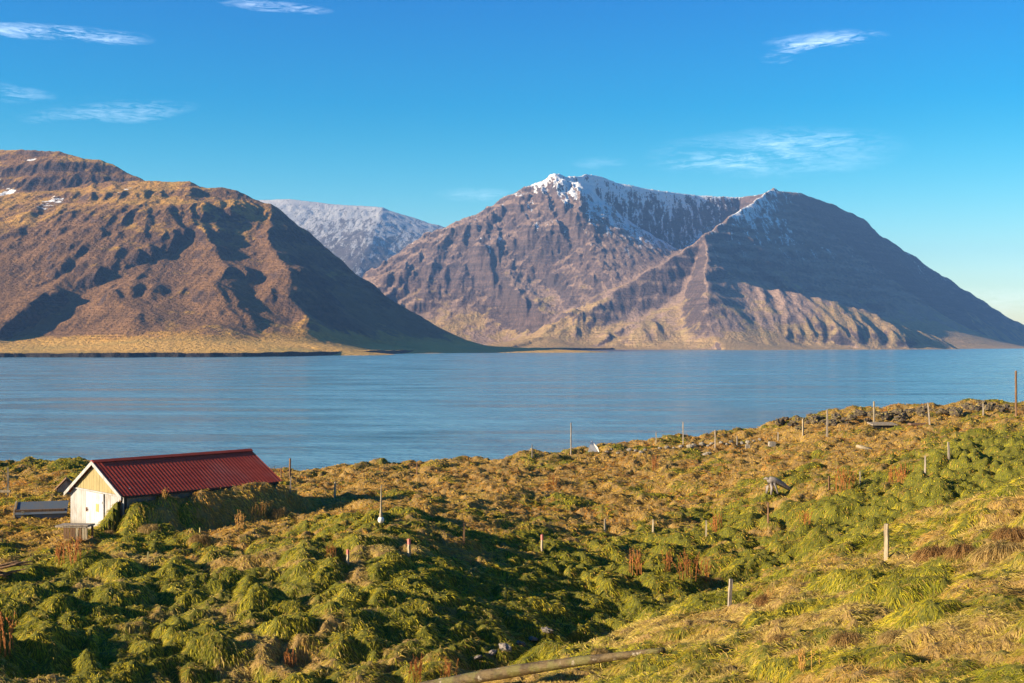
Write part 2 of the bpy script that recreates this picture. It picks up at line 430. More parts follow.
# snow-capped middle and right mountains joined by a high ridge
M34 = [
 ([(330,310,5200),(378,276,5400),(400,256,5500),(425,236,5600),(440,226,5650),(470,214,5700),(490,205,5750),(520,188,5800),(545,176,5850),(553,172,5850)], 1480, 1300, 1.12),
 ([(553,172,5850),(575,175,5900),(590,172,6000),(600,175,6050),(625,181,6100),(660,187,6200),(700,192,6350),(740,194,6450),(760,191,6350),(775,187,6200)], 640, 1300, 1.5),
 ([(553,172,5850),(556,196,5640),(568,230,5400),(592,258,5150),(616,290,4900)], 900, 620, 1.2),
 ([(775,187,6200),(800,190,6350),(830,202,6550),(862,216,6800),(875,229,6900),(900,246,7200),(940,273,7700),(980,298,8250),(1010,318,8600),(1040,330,8900),(1110,345,9500)], 720, 1200, 1.0),
 ([(775,187,6200),(745,205,5700),(705,234,5120),(660,262,4900),(620,285,4780),(570,318,4600),(545,338,4450)], 1150, 760, 1.1),
 ([(775,187,6200),(745,205,5700),(705,234,5120),(705,262,4760),(709,298,4470),(714,338,4280)], 420, 1000, 1.0),
]
BENCH = [([(650,322,4560),(690,302,4700),(740,287,4760),(790,293,4720),(830,303,4680),(870,314,4680),(905,330,4720)], 400, 500, .62)]
def hook34(X, Y, Z):
    B, T = ridge_field(X, Y, BENCH, 10)
    rib = ridged(X/75, Y/260, 3, 77)
    B = B+sstep(8, 60, B)*rib*17
    d = np.clip(.5+.5*(Z-B)/24, 0, 1)
    return B*(1-d)+Z*d+24*d*(1-d)
m34 = mountain_mat('high_mountain_slopes', (.085,.062,.058), (.17,.115,.10), (.34,.23,.17), (.44,.29,.13), 500, 600, 1020, 1.0, (), SNOWB, False, (.85, 1.2))
def coast34(X, Y):
    return np.full(X.shape, -3.0)
build_mountain('mountain', m34, M34, (-1500, 5300, 3900, 9900), 10.0, (-.2, .56), (3980, 9700), 620, 1150, (300, 120, 22), 23, amp=lambda X, Y: 1.0*sstep(2000,2100,X)*0+.16+1.9*(1-sstep(560, 640, X/Y*F+512)), coast=coast34, er=(12, 50), strata=60, STR=.07, hook=hook34, fine=1.25)

# far snowy plateau closing the side valley
M5 = [([(150,205,9500),(230,200,9300),(270,198,9200),(292,197,9150),(330,202,9100),(385,206,9000),(410,215,9000),(440,224,9000),(500,240,9000)], 2900, 1200, .9)]
m5 = mountain_mat('far_plateau_slopes', (.08,.07,.075), (.14,.12,.12), (.14,.12,.115), (.3,.22,.12), 200, 420, 1250, .5)
build_mountain('mountain', m5, M5, (-4200, 1000, 5800, 11000), 16.0, (-.35, .02), (6000, 10800), 260, 420, (420, 240, 7), 41, er=(8, 50), strata=80, fine=.3, STR=.05)

# ------------------------------------------------------------------ sea
tw = NT('sea_water')
P = tw.pos()
b1 = tw.noise(tw.map(P, (.10, .38, 1)), 1.0, 5, .6, .3)
b2 = tw.noise(tw.map(P, (.55, 1.5, 1), (0,0,.25)), 1.0, 4, .6)
b3 = tw.noise(tw.map(P, (.010, .045, 1), (0,0,-.05)), 1.0, 5, .6)
b4 = tw.noise(tw.map(P, (.04, .10, 1), (0,0,.08)), 1.0, 5, .65)
tw.color(tw.mix(tw.ramp(tw.math('ADD', b3, tw.math('MULTIPLY', tw.math('SUBTRACT', b1, .5), .5)), .35, .7), (.10, .27, .40), (.17, .37, .50)))
tw.b.inputs['IOR'].default_value = 1.333; tw.b.inputs['Specular IOR Level'].default_value = .5
tw.rough(tw.ramp(b3, .35, .65, .08, .30))
hh = tw.math('ADD', tw.math('MULTIPLY', b1, 1.5), tw.math('ADD', tw.math('MULTIPLY', b2, .4), tw.math('ADD', tw.math('MULTIPLY', b3, 1.5), tw.math('MULTIPLY', b4, 2.6))))
tw.normal(tw.bump(hh, .6, 1.0))
q = 15000
sea = np_mesh('water', np.array([(-q,-q,0),(q,-q,0),(q,q,0),(-q,q,0)], float), np.array([[0,1,2,3]]), False)
struct(link('water', sea, tw.m))

# ------------------------------------------------------------------ the air
th = bpy.data.materials.new('sea_air'); th.use_nodes = True
nt = th.node_tree; nt.nodes.remove(nt.nodes['Principled BSDF'])
pv = nt.nodes.new('ShaderNodeVolumePrincipled'); pv.inputs['Color'].default_value = (.20, .44, 1, 1); pv.inputs['Density'].default_value = HAZE
pv.inputs['Anisotropy'].default_value = 0.0
nt.links.new(pv.outputs[0], nt.nodes['Material Output'].inputs['Volume'])
qq = 15050; zb = -6.0; zt = 1230.0
hv = np.array([(x, y, z) for z in (zb, zt) for y in (-qq, qq) for x in (-qq, qq)], float)
hf = np.array([(0,2,3,1),(4,5,7,6),(0,1,5,4),(2,6,7,3),(0,4,6,2),(1,3,7,5)])
if HAZE > 0: struct(link('haze', np_mesh('haze', hv, hf, False), th), 'stuff', 'thin blue sea haze over the fjord', 'haze')
# ------------------------------------------------------------------ near land
# control points: pixel, pixel, distance, greenness, hummock size
CP = [(-200,466,85,.5,.6),(-100,466,85,.5,.6),(0,466,85,.6,.7),(80,464,88,.6,.7),(200,470,90,.4,.5),(300,473,90,.25,.6),(400,466,92,.25,.7),(500,459,95,.3,.7),(560,456,97,.25,.7),(600,449,100,.2,.6),(640,444,102,.2,.6),(700,438,105,.3,.7),(760,431,108,.35,.6),(800,419,108,.35,.6),(870,412,108,.3,.6),(960,408,105,.3,.6),(1024,408,105,.3,.6),(1180,400,105,.3,.5),(1400,395,105,.3,.5),
(-200,520,60,.4,.6),(100,536,56,.4,.4),(55,534,58,.3,.3),(0,522,61,.3,.4),(-100,522,60,.3,.5),(0,497,73,.25,.4),(40,498,70,.2,.4),(150,503,67,.25,.4),(300,496,70,.1,.5),(280,503,66,.1,.5),(150,530,58,.45,.6),(230,520,61,.35,.5),(270,512,63,.2,.5),(300,515,62,.1,.6),
(100,560,50,.55,.8),(0,565,48,.3,.5),(200,560,50,.6,.9),(300,542,54,.4,.8),(0,620,39,.8,1),(0,683,33,.7,.9),(-120,690,33,.7,.9),(-200,600,42,.7,.9),(150,620,40,.85,1),(150,683,34.5,.7,1),(300,600,43,.8,1),(300,683,35,.6,1),(350,560,48,.7,.9),(400,528,53,.35,.7),(400,552,48.5,.5,.8),(440,560,50,.7,.7),(380,620,40,.8,1),(400,690,35,.5,.9),(470,690,35.5,.4,.9),
(450,545,55,.6,.8),(500,575,50.5,1,.7),(480,610,44,.9,.9),(500,645,40.5,.9,1),(560,622,46,.9,.9),(560,560,56,.95,.7),(640,560,58,1,.9),(640,598,51,.9,.9),(700,555,59,.7,.8),(700,584,54.5,.8,.9),(745,560,58,.6,.8),
(450,518,62,.2,.6),(500,528,62,.3,.6),(600,530,66,.3,.6),(700,526,68,.4,.6),(500,500,73,.1,.6),(400,495,73,.1,.6),(600,492,80,.1,.5),(700,490,79,.12,.5),(700,460,92,.35,.6),(600,468,92,.15,.6),(500,472,88,.2,.7),(400,478,84,.2,.7),
(768,520,66,.7,1.0),(768,490,75,.35,.6),(830,520,61,.9,1.1),(830,490,69,.5,.7),(900,505,62,.95,1.2),(900,480,68,.5,.7),(960,492,60,1,1.2),(960,462,70,1,1.4),(1030,475,62,1,1.3),(1010,452,72,1,1.4),(925,468,76,.4,.8),(1030,440,80,.6,.8),(850,450,89,.15,.6),(760,455,94,.2,.6),(950,428,95,.2,.6),(880,430,99,.2,.6),(1140,440,78,.5,.8),(1300,460,65,.5,.8),
(700,0,46,.5,.8,9.6),(560,0,37,.5,.9,9.2),(640,0,41,.5,.8,9.0),(740,0,45,.5,.8,9.1),(810,0,49,.6,.8,10.0),(900,0,53,.7,.8,11.2),(1000,0,55,.7,.8,12.4),(480,0,32.5,.4,.8,9.3),(400,0,30,.4,.8,9.2),(300,0,28,.4,.8,9.4),(100,0,27,.4,.8,9.7),(-200,0,27,.4,.8,9.9),(400,0,24,.4,.6,10.3),(100,0,21,.4,.5,11.5),(-200,0,20,.4,.5,12.5),
(430,716,26,.45,.25),(500,698,27.5,.5,.25),(560,675,30,.5,.25),(640,635,33,.5,.3),(730,606,34,.5,.4),(780,577,36.5,.6,.7),(840,549,39.5,.4,.5),(885,560,34.5,.35,.5),(930,524,42,.3,.5),(1024,494,46,.3,.5),(1140,470,50,.3,.5),(1400,470,48,.3,.5),
(1024,683,14,.35,.5),(1024,600,20,.45,.5),(1024,545,29,.1,.5),(900,600,24,.5,.5),(900,683,15.5,.42,.5),(780,683,18,.5,.5),(780,625,26,.55,.6),(700,650,24,.5,.5),(660,690,20.5,.55,.5),(650,658,26,.4,.4),(560,700,22.5,.45,.4),(480,716,23.5,.45,.3),
(512,0,12,.3,.4,15.2),(512,0,2,.3,.3,18.2),(300,0,8,.3,.3,16),(1024,0,7,.3,.3,17.5),(-900,0,6,.3,.3,16),(1900,0,8,.3,.3,17.6),(1500,0,20,.3,.4,17.5)]
_p = []
for c in CP:
    if len(c) == 6: x, y, z = (c[0]-512)/F*c[2], c[2], c[5]
    else: x, y, z = W(*c[:3])
    _p.append((x, y, z, c[3], c[4]))
_p = np.array(_p)
def _warp(x, y):
    # far land counts less than near land, so that the near bank keeps its sharp shape
    r = np.sqrt(x*x+y*y)+1e-6; k = np.log(1+r/10)*12/r
    return x*k, y*k
_cx, _cy = _warp(_p[:,0], _p[:,1])
def _tps(r2): return np.where(r2 > 0, .5*r2*np.log(r2+1e-12), 0)
_n = len(_p)
_A = np.zeros((_n+3, _n+3)); _A[:_n,:_n] = _tps((_cx[:,None]-_cx)**2+(_cy[:,None]-_cy)**2)+np.eye(_n)*.35
_A[:_n,_n] = 1; _A[:_n,_n+1] = _cx; _A[:_n,_n+2] = _cy; _A[_n:,:_n] = _A[:_n,_n:].T
_w = np.linalg.solve(_A, np.concatenate([_p[:,2], np.zeros(3)]))
rim_px = [-900,-200,0,80,200,300,400,500,560,600,640,700,760,800,870,960,1024,1180,1900]
rim_d = [85,85,85,88,90,90,92,95,97,100,102,105,108,109,109,107,106,105,100]

HUT_A = R(45)
HUT_N = np.array([-18.17, 56.2])         # near right corner of the wall, on the ground
ux, uy = math.cos(HUT_A), math.sin(HUT_A)           # along the ridge, away from the gable
vx, vy = -uy, ux                                     # across, to the left
HUT_L, HUT_W, HUT_Z = 8.5, 5.6, 10.88

def base_ground(X, Y):
    """smooth lie of the land; returns height, greenness, hummock size"""
    sh = X.shape; x = X.ravel(); y = Y.ravel()
    wx, wy = _warp(x, y)
    z = np.empty(len(x)); g = np.empty(len(x)); hm = np.empty(len(x))
    for a in range(0, len(x), 60000):
        b = slice(a, a+60000)
        r2 = (wx[b,None]-_cx)**2+(wy[b,None]-_cy)**2
        z[b] = _tps(r2)@_w[:_n]+_w[_n]+wx[b]*_w[_n+1]+wy[b]*_w[_n+2]
        k = 1/(r2+1.2)**2; k /= k.sum(1, keepdims=True)
        g[b] = k@_p[:,3]; hm[b] = k@_p[:,4]
    px = x/np.maximum(y, .5)*F+512
    dr = np.interp(px, rim_px, rim_d)+fbm(px/40, px*0, 3, 371)*3
    z = z-np.clip(y-dr, 0, 60)*.42-np.clip(y-dr-2, 0, 12)*.12
    return z.reshape(sh), g.reshape(sh), hm.reshape(sh)

_cu = np.linspace(-.62, .62, 260); _cd = np.geomspace(1.5, 165, 520)
_CU, _CD = np.meshgrid(_cu, _cd)
_BASE = base_ground(_CU*_CD, _CD)
def base_fast(X, Y):
    fi = np.clip((X/Y+.62)/1.24*259, 0, 258.999); fj = np.clip(np.log(Y/1.5)/math.log(110)*519, 0, 518.999)
    i = fi.astype(int); j = fj.astype(int); fu = fi-i; fv = fj-j
    return [(A[j,i]*(1-fu)+A[j,i+1]*fu)*(1-fv)+(A[j+1,i]*(1-fu)+A[j+1,i+1]*fu)*fv for A in _BASE]
def hut_local(X, Y):
    dx = X-HUT_N[0]; dy = Y-HUT_N[1]
    return dx*ux+dy*uy, dx*vx+dy*vy
def ground(X, Y, detail=True):
    Z, G, M = base_fast(X, Y)
    # turf bank heaped against the long wall, highest towards the back of the shed
    a, b = hut_local(X, Y)
    along = sstep(-.9, .5, a)*(1-sstep(HUT_L+.1, HUT_L+2.6, a))
    bank = along*(1-sstep(.05, 2.3, -b))*(b < .3)*1.0
    top = HUT_Z+1.62-.22*sstep(2, 0, a)
    inside = (a > -.15)*(a < HUT_L+.1)*(b > -.02)*(b < HUT_W+.1)
    Z0 = Z
    Z = Z+np.clip(top-Z, 0, 5)*bank*(b <= -.02)
    corner = HUT_Z+1.9*(1-b/1.9)-.55*np.clip(-a, 0, 3)
    fm = sstep(-1.6, -.2, a)*(a < .06)*(b > -.3)*(1-sstep(1.5, 2.0, b))*(1-sstep(.4, 1.5, -a)*.6)
    Z = Z+np.clip(corner-Z, 0, 3)*fm*(b > -.02)
    bank = np.maximum(bank, fm)
    # trodden ground before the door
    tr = (1-sstep(.4, 2.2, -a))*(1-sstep(-.3, .6, a))*sstep(1.4, 2.0, b)*(1-sstep(HUT_W-.4, HUT_W+.8, b))
    Z = Z*(1-tr)+(HUT_Z-.02)*tr
    Z = np.where(inside > 0, HUT_Z-.3, Z)
    if not detail: return Z
    sc = (1-.92*tr)*(1-.93*(inside > 0))*(1-.15*bank)
    wx = fbm(X/1.7, Y/1.7, 2, 301)*.55; wy = fbm(X/1.7+9, Y/1.7, 2, 302)*.55
    wx = wx*1.5; wy = wy*1.5
    ha, ra = worley((X+wx)/.95, (Y+wy)/.9, 310); hb, rb_ = worley((X+wx)/1.75, (Y+wy)/1.55, 313)
    M = np.where(Y < 40, np.maximum(M, .62), M); mk = sstep(-.12, .12, fbm(X/4.5, Y/4.5, 2, 316)); h1 = ha*.72*(1-mk)+hb*1.12*mk; r1 = ra*(1-mk)+rb_*mk
    h2, r2 = worley((X+wx*.6)/.62, (Y+wy*.6)/.58, 311)
    near = sstep(10, 26, np.hypot(X, Y))
    lump = np.maximum(h1, -.15)*.98+np.maximum(h2, -.1)*.26
    ridg = ridged((X*.8+Y*.6)/2.6, (Y*.8-X*.6)/1.1, 3, 320)
    Z = Z-sc*M*.30*near+sc*(M*lump*(.35+.65*near)+.25*ridg*(1.15-M)+fbm(X/6, Y/6, 3, 330)*.38*near+fbm(X/.5, Y/.5, 2, 341)*.16*M+fbm(X/.22, Y/.22, 2, 340)*.035)
    wet = np.clip(.35-h1, 0, 1)*M
    return Z, np.clip(G+fbm(X/5, Y/5, 3, 350)*.55+(r1-.5)*.5-(1-sstep(0, .5, h1))*.05, 0, 1), M, h1, bank

NR, NC = 1050, 1350
u = np.linspace(-.62, .62, NC); d = np.concatenate([np.geomspace(1.5, 12, 90)[:-1], np.geomspace(12, 165, NR-89)])
U, DD = np.meshgrid(u, d); GX = U*DD; GY = DD
GZ, GG, GM, GH, GB = ground(GX, GY)
me = np_mesh('ground', np.stack([GX, GY, GZ], -1).reshape(-1,3), grid_faces(*GX.shape))
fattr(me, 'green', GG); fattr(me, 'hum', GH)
t = NT('turf')
P = t.pos(); n1 = t.noise(P, 2.2, 4, .6); n2 = t.noise(P, 14, 4, .65)
g = t.attr('green'); hm = t.attr('hum')
straw = t.mix(t.ramp(n2, .3, .7), (.20,.13,.05), (.33,.22,.08))
grn = t.mix(t.ramp(n2, .3, .7), (.07,.08,.015), (.15,.14,.02))
c = t.mix(t.ramp(t.math('ADD', g, t.math('MULTIPLY', t.math('SUBTRACT', n1, .5), .8)), .35, .6), straw, grn)
c = t.mix(t.ramp(hm, .12, -.2, 0, .8), c, (.05,.034,.014))  # dark soil colour in the hollows, deepening the shade between hummocks
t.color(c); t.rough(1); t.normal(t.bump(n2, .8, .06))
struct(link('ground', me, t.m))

# ------------------------------------------------------------------ grass
def blades(name, n, seed, mat, L0, L1, dmin, dmax, wpx, upr):
    rng = np.random.default_rng(seed)
    # even cover of the ground; thinner with distance, where each blade stands for a small tuft
    uu = rng.uniform(-.50, .50, n); k = rng.uniform(0, 1, n)
    pw = .12
    dd = (dmin**pw+k*(dmax**pw-dmin**pw))**(1/pw)
    x = uu*dd; y = dd
    iu = (uu+.62)/1.24*(NC-1); iv = np.interp(dd, d, np.arange(len(d)))
    i = np.clip(iu.astype(int), 0, NC-2); j = np.clip(iv.astype(int), 0, len(d)-2); fu = iu-i; fv = iv-j
    def s(A): return (A[j,i]*(1-fu)+A[j,i+1]*fu)*(1-fv)+(A[j+1,i]*(1-fu)+A[j+1,i+1]*fu)*fv
    z = s(GZ); gr = s(GG); hm = s(GH); bk = s(GB); mm = s(GM)
    ddx = 1.24*dd/(NC-1); ddy = d[j+1]-d[j]
    sy = ((GZ[j+1,i]-GZ[j,i])*(1-fu)+(GZ[j+1,i+1]-GZ[j,i+1])*fu)/ddy
    sx = ((GZ[j,i+1]-GZ[j,i])*(1-fv)+(GZ[j+1,i+1]-GZ[j+1,i])*fv)/ddx
    sy = sy-sx*0
    # drop blades inside the shed, on the trodden ground, in the sea
    a, b = hut_local(x, y)
    ok = (z > .6) & ~((a > -.12) & (a < HUT_L+.1) & (b > -.1) & (b < HUT_W+.12))
    ok &= ~((a > -1.3) & (a < .3) & (b > 1.8) & (b < HUT_W-.1) & (rng.uniform(0, 1, n) < .75))
    ok &= (hm > -.05) | (rng.uniform(0, 1, n) < .35)
    (x, y, z, gr, hm, sx, sy, dd, bk, mm) = [q[ok] for q in (x, y, z, gr, hm, sx, sy, dd, bk, mm)]; n = len(x)
    nl = np.sqrt(sx*sx+sy*sy+1)
    N = np.stack([-sx/nl, -sy/nl, 1/nl], 1)
    # combed by the wind and lying downhill, in locks
    ang = fbm(x/1.6, y/1.6, 2, seed+3)*2.8+rng.normal(0, .38, n)
    wind = np.stack([np.cos(ang-.5), np.sin(ang-.5), np.zeros(n)], 1)
    dn = np.stack([-sx, -sy, -(sx*sx+sy*sy)], 1); dn = dn/(np.linalg.norm(dn, axis=1, keepdims=True)+.35)
    hk = np.clip(mm, 0, 1)[:,None]; T = wind*(.75-.5*hk)+dn*(.9+.5*hk)
    T = T-N*(T*N).sum(1, keepdims=True); T /= np.linalg.norm(T, axis=1, keepdims=True)+1e-6
    strawy = (rng.uniform(0, 1, n) > sstep(.25, .75, gr)*.85+.04)
    L = rng.uniform(L0, L1, n)*np.where(strawy, 1.2, .95)*(1.1-.47*mm)*(.58+.42*sstep(14, 40, dd))
    up = rng.uniform(.15, .7, n)*upr
    P0 = np.stack([x, y, z-.02], 1)
    P1 = P0+(T*.42+N*up[:,None]*.62)*L[:,None]
    P2 = P1+(T*.55+N*(up[:,None]*.1-.12))*L[:,None]
    Sd = np.cross(T, N); 
    tw = rng.uniform(-1, 1, n)[:,None]; Sd = Sd+N*tw*.8; Sd /= np.linalg.norm(Sd, axis=1, keepdims=True)
    w = (wpx*dd/F*rng.uniform(.7, 1.4, n))[:,None]*.5
    V = np.stack([P0-Sd*w, P0+Sd*w, P1-Sd*w*.8, P1+Sd*w*.8, P2], 1).reshape(-1, 3)
    k5 = np.arange(n)*5
    fq = np.stack([k5, k5+1, k5+3, k5+2], 1); 
    # the tip triangle is stored as a quad would be, so build with mixed sizes
    me = bpy.data.meshes.new(name)
    me.vertices.add(n*5); me.vertices.foreach_set('co', V.astype(np.float32).ravel())
    li = np.concatenate([fq, np.stack([k5+2, k5+3, k5+4], 1)], 1).ravel()
    me.loops.add(len(li)); me.loops.foreach_set('vertex_index', li.astype(np.int32))
    ls = (np.arange(n)[:,None]*7+np.array([0, 4])).ravel(); lt = np.tile([4, 3], n)
    me.polygons.add(2*n); me.polygons.foreach_set('loop_start', ls.astype(np.int32)); me.polygons.foreach_set('loop_total', lt.astype(np.int32))
    me.update(calc_edges=True)
    r = rng.uniform(0, 1, n)[:,None]; r2 = rng.uniform(0, 1, n)[:,None]
    zone = sstep(.0, .5, fbm(x/3.1, y/3.1, 3, 360)+.15)[:,None]*(.45+.35*sstep(52, 75, dd))[:,None]
    st = np.array(STRAW1)*(1-r)+np.array(STRAW2)*r
    st = st*(1-zone)+(np.array(RUST)*(.6+.8*r2))*zone
    st = st*np.where(dd[:,None] > 50, np.array([[1.04,.90,.68]]), 1.0)
    gn = np.array(GREEN1)*(1-r)+np.array(GREEN2)*r
    yl = np.array(YELLOW)
    lime = sstep(-.35, .3, fbm(x/2.3+40, y/2.3, 3, 361))[:,None]*.85
    lime = lime*(1-.65*sstep(.72, .95, gr)*sstep(48, 56, dd))[:,None]
    gn = gn*(1-lime)+yl*lime
    C = np.where(strawy[:,None], st, gn)*(.8+.6*r2)
    cattr(me, 'tint', np.repeat(C, 5, axis=0))
    return me
tg = NT('grass_blade')
tg.color(tg.attr('tint', 'Color')); tg.rough(.7); tg.b.inputs['Specular IOR Level'].default_value = .25
tr = tg.new('ShaderNodeBsdfTranslucent'); tg.set(tr.inputs[0], tg.attr('tint', 'Color'))
mx = tg.new('ShaderNodeMixShader'); mx.inputs[0].default_value = .42
tg.l.new(tg.b.outputs[0], mx.inputs[1]); tg.l.new(tr.outputs[0], mx.inputs[2]); tg.l.new(mx.outputs[0], tg.out.inputs[0])
STRAW1 = (.44,.32,.075); STRAW2 = (.68,.53,.17); RUST = (.42,.21,.045)
GREEN1 = (.21,.225,.012); GREEN2 = (.46,.42,.025); YELLOW = (.64,.52,.04)
gm = blades('grass', NBLADES, 5, tg.m, .16, .42, 11, 112, .60, 1.0)
struct(link('grass', gm, tg.m), 'stuff', 'tussocky green and straw coloured grass covering the near land', 'grass')
# ------------------------------------------------------------------ things on the land
def gz(x, y):
    fu = np.clip((x/y+.62)/1.24*(NC-1), 0, NC-1.001); fv = np.clip(np.interp(y, d, np.arange(len(d))), 0, len(d)-1.001)
    i = int(fu); j = int(fv); fu -= i; fv -= j
    return float((GZ[j,i]*(1-fu)+GZ[j,i+1]*fu)*(1-fv)+(GZ[j+1,i]*(1-fu)+GZ[j+1,i+1]*fu)*fv)
def hit(px, py):
    """where the line of sight through this place first meets the land"""
    for dd in np.geomspace(9, 125, 1500):
        x = (px-512)/F*dd; z = gz(x, dd)
        if HZ+(H-z)/dd*F <= py: return x, dd, z
    # above the skyline: stand it on the crest itself
    best = min(((HZ+(H-gz((px-512)/F*dd, dd))/dd*F), dd) for dd in np.geomspace(60, 125, 500))
    dd = best[1]; x = (px-512)/F*dd
    return x, dd, gz(x, dd)

def bm_obj(name, bm, mat, parent=None, smooth=False):
    me = bpy.data.meshes.new(name); bmesh.ops.recalc_face_normals(bm, faces=bm.faces); bm.to_mesh(me); bm.free()
    if smooth: me.polygons.foreach_set('use_smooth', [True]*len(me.polygons))
    return link(name, me, mat, parent)
def box(bm, x0, x1, y0, y1, z0, z1):
    v = [bm.verts.new(p) for p in ((x0,y0,z0),(x1,y0,z0),(x1,y1,z0),(x0,y1,z0),(x0,y0,z1),(x1,y0,z1),(x1,y1,z1),(x0,y1,z1))]
    for f in ((0,3,2,1),(4,5,6,7),(0,1,5,4),(1,2,6,5),(2,3,7,6),(3,0,4,7)): bm.faces.new([v[i] for i in f])
    return v
def prism(bm, pts, off):
    """closed outline pts pushed along off"""
    a = [bm.verts.new(p) for p in pts]; b = [bm.verts.new(Vector(p)+Vector(off)) for p in pts]
    bm.faces.new(a); bm.faces.new(b[::-1]); n = len(pts)
    for i in range(n): bm.faces.new([a[i], b[i], b[(i+1)%n], a[(i+1)%n]])
def tube(bm, pts, rad, seg=10, rough=0.0, rng=None, caps=True):
    pts = [Vector(p) for p in pts]; rings = []
    for i, p in enumerate(pts):
        tdir = (pts[min(i+1, len(pts)-1)]-pts[max(i-1, 0)]).normalized()
        up = Vector((0,0,1)) if abs(tdir.z) < .9 else Vector((1,0,0))
        a = tdir.cross(up).normalized(); b = tdir.cross(a)
        ring = []
        for k in range(seg):
            th = 2*math.pi*k/seg; r = rad[i]*(1+(rng.uniform(-rough, rough) if rng else 0))
            ring.append(bm.verts.new(p+a*math.cos(th)*r+b*math.sin(th)*r))
        rings.append(ring)
    for r0, r1 in zip(rings[:-1], rings[1:]):
        for k in range(seg): bm.faces.new([r0[k], r0[(k+1)%seg], r1[(k+1)%seg], r1[k]])
    if caps: bm.faces.new(rings[0][::-1]); bm.faces.new(rings[-1])
import bmesh
def wood(name, c1, c2, scale=(8,8,1.2), rough=.85):
    t = NT(name); P = t.objco()
    n = t.noise(t.map(P, scale), 2.0, 5, .65, .4); n2 = t.noise(P, 3.0, 4, .6)
    c = t.mix(t.ramp(n, .35, .65), c1, c2); c = t.mix(t.ramp(n2, .55, .75, 0, .5), c, tuple(q*.5 for q in c1))
    t.color(c); t.rough(rough); t.normal(t.bump(n, .6, .02)); return t.m
def painted(name, c, dirt, amt=.4, scale=2.5, rough=.55, stretch=(1,1,.35), base=None):
    t = NT(name); P = t.objco()
    n = t.noise(t.map(P, stretch), scale, 5, .65, .3); n2 = t.noise(P, 18, 3, .6)
    t.color(t.mix(t.ramp(t.math('ADD', n, t.math('MULTIPLY', n2, .15)), .5, .8, 0, amt), c, dirt)); t.rough(rough)
    if base:
        sz = t.new('ShaderNodeSeparateXYZ'); t.l.new(P, sz.inputs[0]); old = t.b.inputs['Base Color'].links[0].from_socket
        t.color(t.mix(t.ramp(t.math('ADD', sz.outputs[2], t.math('MULTIPLY', n, .9)), 1.05, .45, 0, .8), old, base))
    t.normal(t.bump(n2, .15, .01)); return t.m
M_grey = wood('weathered_wood', (.36,.31,.25), (.20,.165,.13))
M_pale = wood('bleached_wood', (.40,.34,.24), (.25,.20,.13))
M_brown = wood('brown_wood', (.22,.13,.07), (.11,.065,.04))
M_white = painted('white_paint', (.38,.385,.40), (.24,.21,.17), .75, 2.2, base=(.16,.13,.08))
M_door = painted('door_paint', (.50,.50,.52), (.36,.32,.27), .55, 3.0, base=(.20,.17,.11))
M_gable = painted('yellowed_boards', (.33,.27,.13), (.21,.17,.08), .7, 3.0)
M_dark = painted('dark_gap', (.03,.028,.026), (.05,.045,.04), .5)
M_metal = painted('dull_blue_sheet', (.10,.13,.17), (.16,.14,.12), .5, 2.0, .5)
M_rust = painted('rusted_iron', (.20,.08,.04), (.10,.05,.03), .6, 6.0, .9)
M_pink = painted('faded_red_paint', (.62,.16,.14), (.45,.25,.2), .5, 9)
M_yel = painted('yellow_paint', (.38,.33,.13), (.3,.26,.1), .4, 9)
M_buoy = painted('chalky_white', (.82,.80,.76), (.5,.5,.42), .4, 6)

t = NT('red_roof_paint'); P = t.objco()
n = t.noise(t.map(P, (.35,1.4,1)), 1.6, 5, .65, .2); n2 = t.noise(t.map(P, (1.4,1.4,1.4)), 2.2, 3, .55); n3 = t.noise(t.map(P, (6, .6, 1)), 1.5, 3, .6)
c = t.mix(t.ramp(n, .35, .7), (.50,.078,.045), (.38,.052,.033)); c = t.mix(t.ramp(n3, .5, .75, 0, .45), c, (.33,.05,.045))
c = t.mix(t.ramp(t.noise(t.map(P, (.12,.12,.12)), 3.0, 4, .6), .5, .68, 0, .5), c, (.42,.13,.095))
lap = t.math('PINGPONG', t.new('ShaderNodeSeparateXYZ').outputs[0], .46)
sx_ = lap.node.inputs[0].links[0].from_node; t.l.new(P, sx_.inputs[0])
c = t.mix(t.ramp(lap, .018, .0, 0, .55), c, (.12,.018,.014))
c = t.mix(t.ramp(n2, .745, .76), c, (.72,.68,.66))
t.color(c); t.rough(.7); t.b.inputs['Specular IOR Level'].default_value = .12; M_roof = t.m

def stone_mat(name, c1, c2, moss=.3):
    t = NT(name); P = t.pos()
    n = t.noise(P, 2.3, 5, .65); n2 = t.noise(P, 9, 4, .7); gn = t.new('ShaderNodeNewGeometry').outputs['Normal']
    c = t.mix(t.ramp(n, .35, .65), c1, c2); c = t.mix(t.ramp(n2, .55, .7, 0, .8), c, tuple(q*.45 for q in c1))
    c = t.mix(t.ramp(t.noise(P, 4.1, 4, .7), .52, .62, 0, moss), c, (.30,.24,.07))
    t.color(c); t.rough(.95); t.normal(t.bump(n2, .8, .06)); return t.m
M_lava = stone_mat('lichened_lava', (.055,.045,.038), (.13,.10,.07), .85)
M_stone = stone_mat('pale_stone', (.20,.18,.155), (.34,.31,.27), .4)
M_gstone = stone_mat('grey_stone', (.16,.14,.13), (.26,.23,.21), .3)

